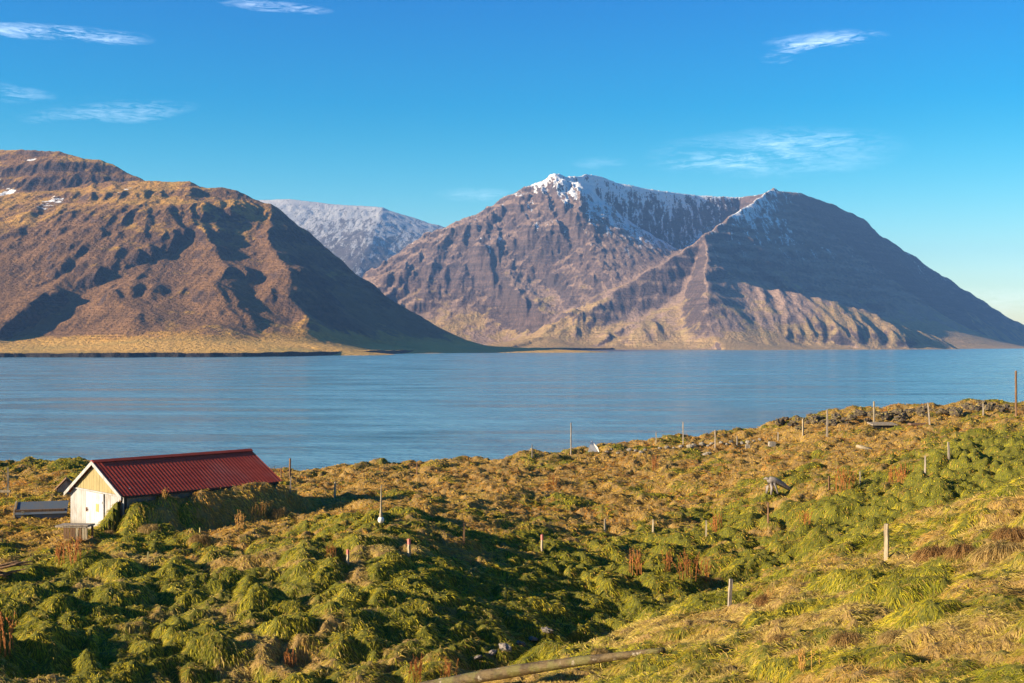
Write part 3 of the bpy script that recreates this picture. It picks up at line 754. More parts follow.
# --- the shed: local axes run along the ridge (x), across to the left (y) and up
shed = bpy.data.objects.new('turf_shed', None); COL.objects.link(shed)
shed.location = (HUT_N[0], HUT_N[1], HUT_Z); shed.rotation_euler = (0, 0, HUT_A)
tag(shed, 'white fronted turf shed with a long dark red corrugated roof', 'shed')
EZ = 12.975-HUT_Z; RZ = 14.33-HUT_Z; LZ = 12.68-HUT_Z; Wd = HUT_W; Ln = HUT_L; mid = Wd/2
def board_wall(name, y0, y1, zt, mat, xoff=0.0, step=.19, thick=.03, zb=0.0):
    """upright boards side by side with narrow joints; zt(y) gives the top"""
    bm = bmesh.new(); y = y0; rr = random.Random(3)
    while y < y1-.01:
        e = min(y+step, y1); o = xoff-rr.uniform(0, .008)
        pts = [(o, y+.006, zb), (o, e-.006, zb), (o, e-.006, zt(e-.006))]
        if (y-mid)*(e-mid) < 0: pts.append((o, mid, zt(mid)))
        pts.append((o, y+.006, zt(y+.006)))
        prism(bm, pts, (thick, 0, 0)); y = e
    return bm_obj(name, bm, mat, shed)
def roofz(y): return (EZ+(RZ-EZ)*y/mid if y < mid else LZ+(RZ-LZ)*(Wd-y)/(Wd-mid))-.09
bm = bmesh.new()      # dark inner shell behind the joints, and the side walls of stone
prism(bm, [(.05,.05,-.1),(.05,Wd-.05,-.1),(.05,Wd-.05,roofz(Wd-.05)-.03),(.05,mid,roofz(mid)-.03),(.05,.05,roofz(.05)-.03)], (.1,0,0))
bm_obj('inner_frame', bm, M_dark, shed)
side_st = []
for (nm, yy) in (('side_wall', .0), ('side_wall', Wd-.32)):
    bm = bmesh.new(); box(bm, .16, Ln-.02, yy+.01, yy+.31, -.4, (EZ if yy < 1 else LZ)-.16)
    bmesh.ops.subdivide_edges(bm, edges=bm.edges[:], cuts=8, use_grid_fill=True)
    for v in bm.verts: v.co.y += .05*math.sin(v.co.x*7+v.co.z*5)*math.cos(v.co.z*9)
    bm_obj(nm, bm, M_gstone, shed)
bm = bmesh.new(); prism(bm, [(Ln-.1,.05,-.3),(Ln-.1,Wd-.05,-.3),(Ln-.1,Wd-.05,LZ-.12),(Ln-.1,mid,RZ-.12),(Ln-.1,.05,EZ-.12)], (.09,0,0)); bm_obj('back_wall', bm, M_grey, shed)
D0, D1 = 1.95, 3.75
board_wall('front_wall', .02, D0-.02, lambda y: EZ-.1, M_white)
board_wall('front_wall', D1+.02, Wd-.02, lambda y: EZ-.3 if y > Wd-.25 else EZ-.1, M_white)
g_ = bmesh.new(); rr = random.Random(8); y = .12
while y < Wd-.13:
    e = min(y+.17, Wd-.12); o = -.055-rr.uniform(0, .012); a_, b_ = roofz(y+.005)-.01, roofz(e-.005)-.01; zb = EZ-.07
    if min(a_, b_) > zb+.02:
        pts = [(o, y+.005, zb), (o, e-.005, zb), (o, e-.005, b_)]
        if (y-mid)*(e-mid) < 0: pts.append((o, mid, roofz(mid)-.01))
        pts.append((o, y+.005, a_)); prism(g_, pts, (.03, 0, 0))
    y = e
bm_obj('gable', g_, M_gable, shed)
bm = bmesh.new(); box(bm, -.085, -.03, .0, Wd, EZ-.15, EZ-.08); bm_obj('cross_board', bm, M_white, shed)
bm = bmesh.new(); y = D0
for k in range(8):
    e = D0+(D1-D0)*(k+1)/8; box(bm, -.075, -.04, y+.004, e-.004, .0, EZ-.17); y = e
for zz in (.35, 1.45): box(bm, -.10, -.077, D0+.06, D1-.06, zz, zz+.12)
door = bm_obj('door', bm, M_door, shed); door['label'] = 'brighter white double width door'
bm = bmesh.new(); box(bm, -.16, -.102, D1-.22, D1-.18, .95, 1.15); box(bm, -.13, -.102, D1-.26, D1-.14, 1.02, 1.06); bm_obj('latch', bm, M_rust, door)
bm = bmesh.new(); box(bm, -.086, -.0765, D0+.42, D0+.72, 1.02, 1.40); pl = bm_obj('yellow_patch', bm, M_yel, door)  # thin plate added to stand for a yellow stain on the door
for yy in (D0-.035, D1-.005):
    bm = bmesh.new(); box(bm, -.06, -.032, yy, yy+.04, 0, EZ-.16); bm_obj('door_jamb', bm, M_white, shed)
bm = bmesh.new(); prism(bm, [(-.09,.10,EZ-.17),(-.09,.22,EZ-.17),(-.09,.95,.05),(-.09,.80,.05)], (.05,0,0)); cb = bm_obj('corner_shadow_strip', bm, M_brown, shed)  # brown strip stands in for the dark gap and shadow line at the corner
# roof: corrugated sheets, two slopes
def roof_slope(y_e, z_e, sgn):
    nx = 8*46; ny = 7; x0, x1 = -.22, Ln+.2
    co_ = []; ye = y_e-sgn*.16; ze = z_e-.16*(RZ-z_e)/abs(mid-y_e)
    for th_ in (0, 1):
        for j in range(ny):
            f = j/(ny-1); y = ye+(mid-ye)*f; z = ze+(RZ-ze)*f
            for i in range(nx+1):
                x = x0+(x1-x0)*i/nx; q = .5+.5*math.cos(2*math.pi*i/8)
                sag = -.05*math.sin(math.pi*np.clip((x-x0)/(x1-x0), 0, 1))*(1-f)
                co_.append((x, y, z+q*q*.009+sag-th_*.02-.0))
    co_ = np.array(co_); N0 = ny*(nx+1); f1 = grid_faces(ny, nx+1)
    me = np_mesh('roof_sheet', co_, np.concatenate([f1, f1[:, ::-1]+N0]), True)
    return me
roof = bpy.data.objects.new('roof', roof_slope(0, EZ, 1)); COL.objects.link(roof); roof.parent = shed; roof.data.materials.append(M_roof)
r2 = bpy.data.objects.new('roof', roof_slope(Wd, LZ, -1)); COL.objects.link(r2); r2.parent = shed; r2.data.materials.append(M_roof)
bm = bmesh.new()
for sg, ye, ze in ((1, mid-.2, 0), (-1, mid+.2, 0)):
    dz = (RZ-EZ)/mid*.2
    prism(bm, [(-.24, mid, RZ+.07), (-.24, ye, RZ+.065-dz), (-.24, ye, RZ+.045-dz), (-.24, mid, RZ+.05)], (Ln+.46, 0, 0))
bm_obj('ridge_cap', bm, M_roof, roof)
for (ye, ze, sg) in ((0, EZ, 1), (Wd, LZ, -1)):
    k = (RZ-ze)/abs(mid-ye); y1 = ye-sg*.2; z1 = ze-.2*k
    bm = bmesh.new(); prism(bm, [(-.26, y1, z1-.17), (-.26, y1, z1+.015), (-.26, mid, RZ+.02), (-.26, mid, RZ-.17)], (.035, 0, 0))
    bm_obj('bargeboard', bm, M_white, shed)
bm = bmesh.new(); box(bm, .0, Ln, -.14, -.11, EZ-.20, EZ-.09); bm_obj('eaves_strip', bm, M_dark, shed)  # near-black strip running along below the roof edge

# --- low store beside the shed
x, y, z = hit(38, 519)
low = bpy.data.objects.new('low_store', None); COL.objects.link(low); low.location = (x, y, z-.05); low.rotation_euler = (0, 0, R(14)); low.scale = (.82, .8, .85)
tag(low, 'low wooden store with a slanting blue-grey metal lid, left of the shed', 'store')
bm = bmesh.new(); box(bm, -1.35, 1.55, 0, .9, 0, .55); bm_obj('box_wall', bm, M_brown, low)
bm = bmesh.new(); prism(bm, [(-1.3,-.18,.28),(-1.3,-.2,.31),(-1.3,.98,.93),(-1.3,.98,.90)], (3.0,0,0)); bm_obj('lid', bm, M_metal, low)
bm = bmesh.new(); box(bm, -1.3, 1.7, -.05, -.02, 0, .36); bm_obj('front_panel', bm, M_metal, low)
bm = bmesh.new(); prism(bm, [(-1.42,-.2,0),(-1.42,-.08,0),(-1.42,.25,.52),(-1.42,.95,.9),(-1.42,.95,.99),(-1.42,.18,.6)], (.08,0,0)); bm_obj('end_board', bm, M_pale, low)
bm = bmesh.new(); box(bm, -.95, -.78, -.10, -.06, 0, .5); bm_obj('prop_board', bm, M_pale, low)
# --- grey gabled hutch behind the shed
x, y, z = hit(64, 494)
hu = bpy.data.objects.new('wooden_hutch', None); COL.objects.link(hu); hu.location = (x, y, z-.1); hu.rotation_euler = (0, 0, R(20))
tag(hu, 'small grey wooden hutch half hidden behind the white shed', 'hutch')
bm = bmesh.new(); prism(bm, [(-.38,0,0),(.5,0,0),(.5,0,.55),(.12,0,.9),(-.38,0,.35)], (0,.9,0)); bm_obj('wall', bm, M_grey, hu)
bm = bmesh.new(); prism(bm, [(-.5,-.08,.27),(-.5,-.08,.32),(.12,-.08,.98),(.12,-.08,.92)], (0,1.05,0)); prism(bm, [(.62,-.08,.47),(.62,-.08,.52),(.125,-.08,.98),(.125,-.08,.92)], (0,1.05,0)); bm_obj('roof', bm, M_brown, hu)
# --- platform by the door
x, y, z = hit(74, 539)
pf = bpy.data.objects.new('wooden_platform', None); COL.objects.link(pf); pf.location = (x, y, z-.04); pf.rotation_euler = (0, 0, R(-6))
tag(pf, 'small rough wooden platform of upright planks by the shed door', 'platform')
bm = bmesh.new(); box(bm, -.82, .62, -.1, .75, .55, .62); box(bm, -.5, .70, -.14, .3, .622, .67); bm_obj('top', bm, M_grey, pf)
rr = random.Random(4)
for k in range(8):
    x0 = -.42+k*.135+rr.uniform(-.01, .01)
    bm = bmesh.new(); box(bm, x0, x0+.11, -.06-rr.uniform(0, .02), -.03, rr.uniform(0, .05), .549); bm_obj('plank', bm, M_pale if k in (6, 7, 4) else M_brown, pf)
for x0 in (-.78, .5):
    bm = bmesh.new(); box(bm, x0, x0+.08, .6, .68, 0, .549); bm_obj('leg', bm, M_brown, pf)

# --- fence posts and stakes
def post(px, py, hpx, wpx, mat, label, group=None, lean=(0, 0), name='fence_post', cat='post', tip=None, sq=True, seg=8):
    x, y, z = hit(px, py); h = hpx/F*y; r_ = wpx/F*y/2*(.8 if y > 50 else 1)
    rg = random.Random(int(px*7+py)); bm = bmesh.new()
    top = h*(1 if not tip else .68); n = 6
    pts = [(lean[0]*t_*h+rg.uniform(-.01,.01), lean[1]*t_*h, -.25+(top+.25)*t_) for t_ in [k/n for k in range(n+1)]]
    tube(bm, pts, [r_*(1.05-.15*k/n) for k in range(n+1)], 4 if sq else seg, .06, rg)
    if not tip:
        o = bm_obj(name, bm, mat); o.location = (x, y, z); o.rotation_euler = (0, 0, rg.uniform(0, 1.2)); tag(o, label, cat, group); return o
    e = bpy.data.objects.new(name, None); COL.objects.link(e); e.location = (x, y, z); tag(e, label, cat, group)
    bm_obj('shaft', bm, mat, e)
    bm = bmesh.new(); p0 = pts[-1]; tube(bm, [p0, (lean[0]*h, lean[1]*h, h)], [r_*1.04, r_*1.0], 4 if sq else seg); bm_obj('painted_tip', bm, tip, e)
    return e
post(886, 561, 36, 5.6, M_pale, 'tallest pale wooden post on the near grassy bank at right')
post(729, 606, 26, 4.6, M_grey, 'grey wooden post leaning to the right at the edge of the near bank', lean=(.16, 0))
post(409, 557, 17, 3.6, M_pale, 'short stake with a faded red top on the brow of the green hummocks', tip=M_pink)
post(348, 564, 14, 3.0, M_pale, 'shorter stake with a faded red top, left of its twin on the green brow', tip=M_pink)
post(542, 552, 16, 3.4, M_pale, 'stake with a faded red top at the shaded top of the hollow', tip=M_pink)
post(464, 546, 20, 3.0, M_brown, 'thin brown stake between the two red topped stakes on the shaded slope')
post(605, 533, 14, 3.0, M_pale, 'pale stake standing left of two others above the dark hollow')
post(653, 533, 13, 3.0, M_pale, 'pale stake in the middle of three above the dark hollow')
post(706, 537, 16, 3.0, M_pale, 'pale stake right of two others above the dark hollow')
post(768, 523, 20, 2.8, M_brown, 'thin brown stake below the bleached stump')
post(925, 474, 18, 3.0, M_grey, 'grey post in the green hummocks below the rocky rim')
post(949, 459, 17, 3.0, M_grey, 'grey post higher up the bank, right of a similar one in green hummocks', lean=(-.1, 0))
post(827, 437, 27, 2.8, M_grey, 'tall thin grey post before the dark rocks', lean=(.02, 0))
post(874, 424, 22, 2.6, M_pale, 'thin pale post beside the flat grey boards near the rocky rim')
post(930, 425, 22, 2.6, M_grey, 'thin grey post leaning left before the dark rocks', lean=(-.13, 0))
post(983, 416, 12, 2.6, M_grey, 'low grey post among the rocks, left of the tall pole')
post(803, 437, 16, 2.6, M_pale, 'low pale post at the left foot of the dark rocks')
post(1016, 417, 46, 3.0, M_brown, 'tall dark pole rising against the water at the right edge', name='pole', cat='pole', sq=False)
post(571, 455, 32, 1.7, M_grey, 'very thin pole standing alone on the rim against the water, left of the white board', name='pole', cat='pole', sq=False)
post(683, 445, 23, 1.9, M_grey, 'tall thin post behind the row of pale stones against the water')
post(715, 448, 18, 1.9, M_grey, 'thin grey post right of the tallest one behind the pale stones')
post(656, 444, 11, 1.9, M_pale, 'short pale post sticking up behind the row of pale stones')
post(737, 446, 10, 1.8, M_grey, 'short grey post at the right end of the row of pale stones')
post(778, 441, 9, 1.8, M_grey, 'short grey post behind the square pale block')
post(532, 459, 13, 1.6, M_grey, 'thin short post on the rim left of the lone thin pole')
post(417, 475, 12, 2.2, M_brown, 'reddish brown post on the rim in the middle of the grass edge')
post(335, 499, 17, 2.8, M_pale, 'pale post in the straw grass right of the shed')
post(290, 478, 18, 2.8, M_brown, 'ragged dark post on the rim at the far end of the red roof')
post(281, 478, 10, 2.0, M_brown, 'short dark post left of the ragged one beyond the red roof')
post(290, 492, 15, 2.6, M_grey, 'leaning grey post below the ragged dark one', lean=(.08, 0))
post(8, 496, 28, 2.6, M_pale, 'tall pale post at the far left edge of the land')
post(829, 490, 14, 2.2, M_brown, 'thin brown stake on the slope right of the bleached stump')
post(860, 484, 12, 2.4, M_pale, 'low pale stake between the reddish weeds on the right slope')
post(148, 560, 8, 2.2, M_yel, 'small yellow marker stake in the hummocks below the shed', name='marker_stake', cat='marker')
post(200, 534, 6, 2.2, M_yel, 'tiny yellow marker stake at the foot of the turf bank', name='marker_stake', cat='marker')

# marker spar standing in a white float
x, y, z = hit(381, 525); s_ = y/F
e = bpy.data.objects.new('marker_spar', None); COL.objects.link(e); e.location = (x, y, z); tag(e, 'slim white spar rising from a round white float in the straw grass', 'marker')
bm = bmesh.new(); bmesh.ops.create_uvsphere(bm, u_segments=18, v_segments=12, radius=3.1*s_)
for v in bm.verts: v.co.z = v.co.z*1.15+3.2*s_
bm_obj('float', bm, M_buoy, e, True)
bm = bmesh.new(); tube(bm, [(0,0,6*s_),(0,0,14*s_),(.3*s_,0,38*s_)], [1.9*s_, 1.0*s_, .55*s_], 10); bm_obj('spar', bm, M_pale, e)

# --- stones
def stone_mesh(seed, sub=3, sx=1, sy=1, sz=.75, am=.35, f=1.3):
    bm = bmesh.new(); bmesh.ops.create_icosphere(bm, subdivisions=sub, radius=1); co_ = np.array([v.co[:] for v in bm.verts])
    k = 1+am*fbm(co_[:,0]*f+seed*3.1+co_[:,2]*1.7, co_[:,1]*f+seed*1.7-co_[:,2]*1.3, 3, seed)*1.6
    k = k+am*.35*ridged(co_[:,0]*2.6+seed+co_[:,2], co_[:,1]*2.6+co_[:,2]*2, 2, seed+4)
    for v, q in zip(bm.verts, k):
        v.co = Vector((v.co.x*sx*q, v.co.y*sy*q, v.co.z*sz*q))
        v.co = Vector([math.floor(c_*5+.5)/5*.35+c_*.65 for c_ in v.co])
    me = bpy.data.meshes.new('stone'); bm.to_mesh(me); bm.free(); return me
def stones(spots, protos, name, label, cat, group, rng, sink=.35):
    for i, (px, py, wpx, hf) in enumerate(spots):
        x, y, z = hit(px, py); r_ = wpx/F*y/2*(.8 if y > 50 else 1)
        o = bpy.data.objects.new(name, protos[i % len(protos)]); COL.objects.link(o)
        o.location = (x, y, z+r_*hf*(1-sink)*.6); o.scale = (r_, r_*rng.uniform(.7, 1), r_*hf); o.rotation_euler = (rng.uniform(-.3, .3), rng.uniform(-.3, .3), rng.uniform(0, 6.28))
        tag(o, label if isinstance(label, str) else label[i], cat, group)
rg = random.Random(12)
pl_p = [stone_mesh(k, 3) for k in range(5)]; [m_.materials.append(M_stone) for m_ in pl_p]
lv_p = [stone_mesh(k+20, 3, am=.5) for k in range(6)]; [m_.materials.append(M_lava) for m_ in lv_p]
gr_p = [stone_mesh(k+40, 3) for k in range(3)]; [m_.materials.append(M_gstone) for m_ in gr_p]
sp = [(607,453,5),(611,451,4),(618,454,4),(629,452,6),(636,452,5),(641,454,5),(645,451,4),(660,449,4),(667,450,6),(674,449,4),(681,448,5),(690,448,7),(694,446,5),(702,446,6),(708,447,4),(712,445,5),(721,444,5),(727,446,4),(731,443,5),(742,445,5),(748,443,5),(754,442,4),(760,441,4)]
stones([(a, b, c*1.25, .75) for a, b, c in sp], pl_p, 'stone', 'pale stone lying in the long low row of stones along the grassy rim', 'stone', 'row of pale stones along the rim', rg, .2)
stones([(707,455,11,.5)], pl_p[1:], 'stone', 'broad low pale stone in front of the row of stones', 'stone', None, rg)
sp = []
for (a, b, c, dd_) in ((780,436,806,416),(806,434,850,413),(850,428,905,409),(905,420,960,407),(960,412,1013,402)):
    n = int((c-a)/3.4)
    for k in range(n):
        px = a+(c-a)*(k+rg.uniform(0, 1))/n; lo = b+( (dd_-b)*0); py = dd_+rg.uniform(0, 1)**1.3*max(3, (b-dd_)*.55)
        sp.append((px, py+4, rg.uniform(7, 15), rg.uniform(.55, .9)))
stones(sp, lv_p, 'boulder', 'dark lichen covered lava boulder in the rocky outcrop along the right rim', 'boulder', 'dark lava boulders along the right rim', rg, .3)
stones([(505,650,14,.7),(519,646,13,.6),(533,641,10,.6),(547,632,12,.6),(492,655,9,.7),(478,660,8,.6)], gr_p, 'stone', 'grey stone lying in the bottom of the dark hollow', 'stone', 'grey stones in the hollow', rg, .3)

# white slab leaning on the rim, square block, grey boards, white beam
x, y, z = hit(594, 452); s_ = y/F
bm = bmesh.new(); prism(bm, [(-7*s_,0,-2*s_),(6*s_,0,-2*s_),(4*s_,.0,4*s_),(-1*s_,.25,10.5*s_),(-3*s_,.2,9*s_)], (.05,.10,.02)); o = bm_obj('slab', bm, M_buoy); o.location = (x, y, z); o.rotation_euler = (0,0,R(15)); tag(o, 'white pointed slab propped on the rim against the water', 'slab')
x, y, z = hit(773, 447); s_ = y/F
bm = bmesh.new(); box(bm, -3.5*s_, 3*s_, 0, .6, -.2, 5*s_); bmesh.ops.bevel(bm, geom=bm.edges[:], offset=.04, segments=2, affect='EDGES'); o = bm_obj('block', bm, M_stone); o.location = (x, y, z); tag(o, 'square pale block left of the dark rocks', 'block')
x, y, z = hit(748, 449); s_ = y/F
bm = bmesh.new(); box(bm, -2*s_, 2*s_, 0, .3, -.2, 4*s_); tube(bm, [(0,.15,4*s_),(0,.15,7*s_)], [.07,.03], 6); o = bm_obj('block', bm, M_stone); o.location = (x, y, z); tag(o, 'small pale block with a stub on top, between the stone row and the square block', 'block')
x, y, z = hit(885, 429); s_ = y/F
e = bpy.data.objects.new('board_stack', None); COL.objects.link(e); e.location = (x, y, z); tag(e, 'flat weathered boards laid over a dark gap near the rocky rim', 'boards')
bm = bmesh.new()
for k in range(4): box(bm, -13*s_, 12*s_, -.2+k*.42, .18+k*.42, 3.2*s_+k*.03, 4.2*s_+k*.03)
bm_obj('board', bm, M_grey, e)
bm = bmesh.new(); box(bm, -12*s_, 11*s_, -.05, 1.3, -.3, 3.1*s_); bm_obj('gap_block', bm, M_dark, e)  # near-black block stands in for the shaded gap under the boards
x, y, z = hit(920, 426); s_ = y/F
bm = bmesh.new(); box(bm, -9*s_, 9*s_, 0, .8, 0, 2*s_); o = bm_obj('board', bm, M_brown); o.location = (x, y, z); tag(o, 'flat dark board in the grass below the rocky rim, right of the boards', 'board')
x, y, z = hit(863, 450); s_ = y/F; rg2 = random.Random(2)
bm = bmesh.new(); tube(bm, [(-7*s_,0,4*s_),(-3*s_,-.1,2.8*s_),(7*s_,-.5,.8*s_)], [1.2*s_,1.9*s_,1.4*s_], 8, .1, rg2); o = bm_obj('driftwood_piece', bm, M_pale, None, True); o.location = (x, y, z); tag(o, 'short bleached white piece of driftwood on the right slope', 'driftwood')
x, y, z = hit(3, 496); s_ = y/F
bm = bmesh.new(); box(bm, -12*s_, 7*s_, 0, .15, 3*s_, 5*s_); o = bm_obj('plank', bm, M_pale); o.location = (x, y, z); tag(o, 'pale level plank beside the tall post at the left edge', 'plank')

# stump with roots
x, y, z = hit(776, 494); s_ = y/F
bm = bmesh.new(); rg2 = random.Random(5)
def arc(pts, rr_): tube(bm, [(a*s_, b*s_, c*s_) for a, b, c in pts], [q*s_ for q in rr_], 9, .14, rg2)
arc([(-8,0,11),(-5,0,13.5),(0,1,12.5),(6,2,9),(14,4,4),(20,5,1)], [2.2,3.6,3.4,2.8,1.9,.8])
arc([(-6,0,12),(-9,-1,7),(-10,-2,0)], [2.6,1.6,1.0])
arc([(-5,0,12),(-5,-3,6),(-6,-5,-1)], [2.6,1.5,.9])
arc([(-4,0,13),(-1,-2,7),(1,-4,0)], [2.2,1.2,.8])
arc([(-6,0,13),(-10,1,15),(-12,2,14)], [2.2,1.1,.4])
o = bm_obj('driftwood_stump', bm, wood('silver_driftwood', (.30,.27,.25), (.15,.13,.12)), None, True); o.location = (x, y, z); tag(o, 'silver grey driftwood stump with arching roots on the right slope', 'stump')

# fallen pole on the near bank
rg2 = random.Random(9); a = Vector(hit(664, 655))+Vector((0, 0, .06)); b = Vector(W(422, 688, 24.4))
pts = [a+(b-a)*(k/24) for k in range(25)]
over = max(gz(p.x, p.y)-p.z for p in pts)
pts = [p+Vector((0, 0, max(0, over*.6)+.05*math.sin(math.pi*k/24))) for k, p in enumerate(pts)]
t = NT('mossy_log'); P = t.pos(); n = t.noise(t.map(P, (1.2, 2.2, 6), (0,0,.3)), 2.2, 5, .65, .3); n2 = t.noise(P, 1.7, 4, .65); n3 = t.noise(P, 15, 4, .7)
cc = t.mix(t.ramp(n, .35, .65), (.125,.088,.04), (.06,.042,.022)); cc = t.mix(t.ramp(n2, .46, .58, 0, .75), cc, (.13,.12,.035)); cc = t.mix(t.ramp(t.noise(P, 2.9, 3, .6), .60, .64), cc, (.26,.22,.16))
t.color(cc); t.normal(t.bump(t.math('ADD', n, t.math('MULTIPLY', n3, .6)), 1, .04))
bm = bmesh.new(); tube(bm, pts, [.055+.06*min(1, k/14) for k in range(25)], 14, .05, rg2); o = bm_obj('fallen_pole', bm, t.m, None, True); tag(o, 'long mossy wooden pole lying on the near grassy bank', 'log')

# heap of dark branches at the left edge
x, y, z = hit(6, 580); bm = bmesh.new(); rg2 = random.Random(31)
for k in range(26):
    c0 = Vector((rg2.uniform(-.9,.4), rg2.uniform(-.3,.4), rg2.uniform(.03,.55))); an = rg2.uniform(-.5,.5); ll = rg2.uniform(.3,.75)
    tube(bm, [c0-Vector((math.cos(an)*ll, math.sin(an)*ll, rg2.uniform(0,.2))), c0, c0+Vector((math.cos(an)*ll, math.sin(an)*ll, rg2.uniform(-.25,.2)))], [.03,.05,.02], 6, .2, rg2)
o = bm_obj('branch_heap', bm, M_brown); o.location = (x, y, z); tag(o, 'heap of dark dead branches at the left edge of the slope', 'branches')

# --- dead dock stalks
t = NT('dead_dock'); P = t.pos(); n = t.noise(P, 9, 3, .6); t.color(t.mix(t.ramp(n, .35, .65), (.42,.17,.045), (.26,.095,.03))); t.rough(.9); M_dock = t.m
t = NT('straw_stalk'); P = t.pos(); n = t.noise(P, 9, 3, .6); t.color(t.mix(t.ramp(n, .35, .65), (.50,.30,.09), (.36,.18,.05))); t.rough(.9); M_stalk = t.m
def dock_mesh(seed, n=16):
    bm = bmesh.new(); q = random.Random(seed)
    for k in range(n):
        x0, y0 = q.gauss(0,.16), q.gauss(0,.16); h = q.uniform(.55, 1.0); lx, ly = q.gauss(0,.16), q.gauss(0,.12)
        pts = [(x0+lx*f*f, y0+ly*f*f, h*f-.08) for f in (0,.35,.7,1)]
        tube(bm, pts, [.012,.010,.008,.005], 4, 0, None, False)
        for m_ in range(q.randint(8, 15)):
            f = q.uniform(.5, 1.0); c0 = Vector((x0+lx*f*f, y0+ly*f*f, h*f-.08)); s2 = q.uniform(.012,.026)*(1.25-f*.6)
            off = Vector((q.gauss(0,.018), q.gauss(0,.018), 0)); c0 += off
            vs_ = [bm.verts.new(c0+Vector(v_)*s2) for v_ in ((1,0,0),(0,1,0),(-1,0,0),(0,-1,0),(0,0,1.9),(0,0,-1.9))]
            for f_ in ((0,1,4),(1,2,4),(2,3,4),(3,0,4),(1,0,5),(2,1,5),(3,2,5),(0,3,5)): bm.faces.new([vs_[i] for i in f_])
    me = bpy.data.meshes.new('dock'); bm.to_mesh(me); bm.free(); return me
dk = [dock_mesh(k) for k in range(4)]; [m_.materials.append(M_dock) for m_ in dk]
dk2 = [dock_mesh(k+9) for k in range(2)]; [m_.materials.append(M_stalk) for m_ in dk2]
DG = 'dead rust red dock plants'
DOCK = [(637,573,28,'leftmost in the dark hollow'),(668,572,22,'in the dark hollow, second from left'),(688,578,32,'in the dark hollow, third from left'),(706,580,26,'in the dark hollow, rightmost, nearest the bank'),
 (842,490,27,'on the right slope, tallest there'),(853,488,20,'on the right slope, close behind a taller one'),(903,482,22,'beside the grey post in the green hummocks'),(893,482,17,'left of the one beside the grey post in the green'),
 (416,683,32,'at the bottom edge, left one of two'),(448,683,28,'at the bottom edge, right one of two'),(74,562,30,'below the wooden platform, right one of two'),(60,562,24,'below the wooden platform, left one of two'),
 (716,532,22,'beside the right one of the three pale stakes'),(655,470,17,'below the row of pale stones'),(553,485,14,'in the straw grass below the lone thin pole'),(330,556,16,'left of the shorter red topped stake'),(3,650,48,'cut off by the left edge of the picture'),
 (290,668,22,'on the green hummocks near the bottom'),(806,704-180,16,'below the bleached stump beside the hollow'),(885,415,10,'behind the flat boards near the rocky rim')]
for i, (px, py, hp, wh) in enumerate(DOCK):
    x, y, z = hit(px, py); o = bpy.data.objects.new('dock_plant', dk[i % 4]); COL.objects.link(o); s_ = hp/F*y
    o.location = (x, y, z); o.scale = (s_*.9, s_*.9, s_); o.rotation_euler = (0, 0, i*1.3); tag(o, 'dead rust red dock plant '+wh, 'plant', DG)
for i, (px, py, hp, wh) in enumerate([(803,668,26,'on the near bank low in the picture'),(240,528,20,'at the foot of the turf bank, nearest the shed'),(262,518,20,'at the foot of the turf bank, nearest its far end'),(165,488+12,12,'by the eaves near the middle of the red roof'),(770,600,16,'beside the leaning grey post')]):
    x, y, z = hit(px, py); o = bpy.data.objects.new('straw_plant', dk2[i % 2]); COL.objects.link(o); s_ = hp/F*y
    o.location = (x, y, z); o.scale = (s_, s_, s_); o.rotation_euler = (0, 0, i*2.1); tag(o, 'dry straw coloured weed '+wh, 'plant', 'dry straw coloured weeds')

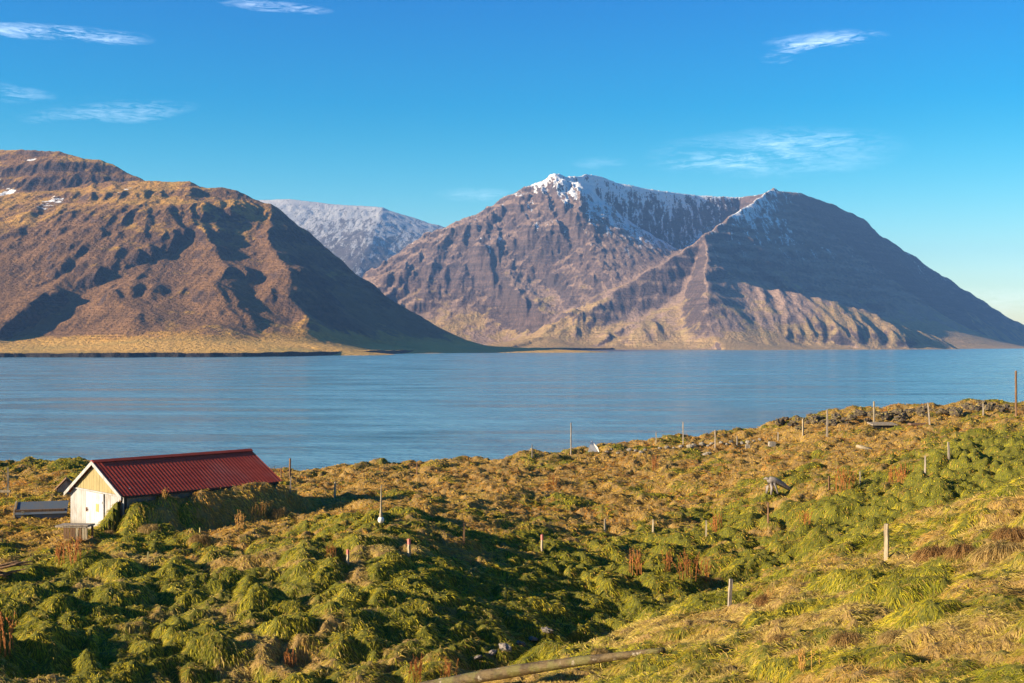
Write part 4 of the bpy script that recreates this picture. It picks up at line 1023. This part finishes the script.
# --- big drooping tussocks of old grass
def tussock_mesh(seed, n=900, c1=(.36,.20,.07), c2=(.52,.36,.13)):
    q = np.random.default_rng(seed); a = q.uniform(0, 6.283, n); rad = np.sqrt(q.uniform(0, 1, n))
    x0 = np.cos(a)*rad*.75; y0 = np.sin(a)*rad*.5; z0 = .42*(1-rad**2)
    L = q.uniform(.35, .75, n); da = a+q.normal(0, .5, n); D = np.stack([np.cos(da), np.sin(da), 0*a], 1)
    P0 = np.stack([x0, y0, z0-.08], 1); up = np.array([0,0,1.0])
    P1 = P0+D*(L*.35)[:,None]+up*(L*q.uniform(.1,.45,n))[:,None]; P2 = P1+D*(L*.35)[:,None]-up*(L*.35)[:,None]; P3 = P2+D*(L*.12)[:,None]-up*(L*.45)[:,None]
    Sd = np.stack([-np.sin(da), np.cos(da), q.normal(0,.4,n)], 1); w = .009
    V = np.stack([P0-Sd*w, P0+Sd*w, P1-Sd*w, P1+Sd*w, P2-Sd*w*.7, P2+Sd*w*.7, P3-Sd*w*.2, P3+Sd*w*.2], 1).reshape(-1, 3)
    k = np.arange(n)[:,None]*8; fc = np.concatenate([k+np.array([[0,1,3,2]]), k+np.array([[2,3,5,4]]), k+np.array([[4,5,7,6]])])
    me = np_mesh('tussock', V, fc, False); r_ = q.uniform(0, 1, n)[:,None]
    cattr(me, 'tint', np.repeat((np.array(c1)*(1-r_)+np.array(c2)*r_)*(.6+.6*q.uniform(0,1,n)[:,None]), 8, axis=0)); me.materials.append(tg.m); return me
ts = [tussock_mesh(1), tussock_mesh(2, 900, (.30,.15,.05), (.44,.27,.10)), tussock_mesh(3, 900, (.42,.28,.09), (.62,.45,.18))]
for i, (px, py, wp, k, wh) in enumerate([(938,556,46,1,'brown drooping tussock right of the tall pale post'),(965,552,40,1,'brown drooping tussock behind a similar one, farther right of the tall pale post'),(1012,538,46,1,'brown drooping tussock at the right edge of the near bank'),(768,603,34,1,'rusty brown tussock right of the leaning grey post'),
  (1005,556,60,2,'wide straw coloured tussock at the right edge of the near bank'),(848,640,40,0,'brownish tussock low on the near bank, middle one'),(782,640,34,0,'brownish tussock on the near bank below the rusty one'),(600,655,30,2,'straw tussock close to the upper end of the fallen pole'),(900,640,44,2,'straw tussock low on the near bank, right of the brownish ones'),
  (150,530,26,2,'straw tussock at the near corner of the turf bank'),(200,540,22,0,'brownish tussock below the turf bank'),(278,514,26,0,'brownish tussock at the far end of the turf bank'),(108,534,18,0,'brownish tussock against the wall right of the shed door')]):
    x, y, z = hit(px, py); s_ = wp/F*y/1.9; o = bpy.data.objects.new('tussock', ts[k]); COL.objects.link(o)
    o.location = (x, y, z-.05); o.scale = (s_, s_, s_*.9); o.rotation_euler = (0, 0, i*.7); tag(o, wh, 'grass tuft', 'big drooping tussocks')
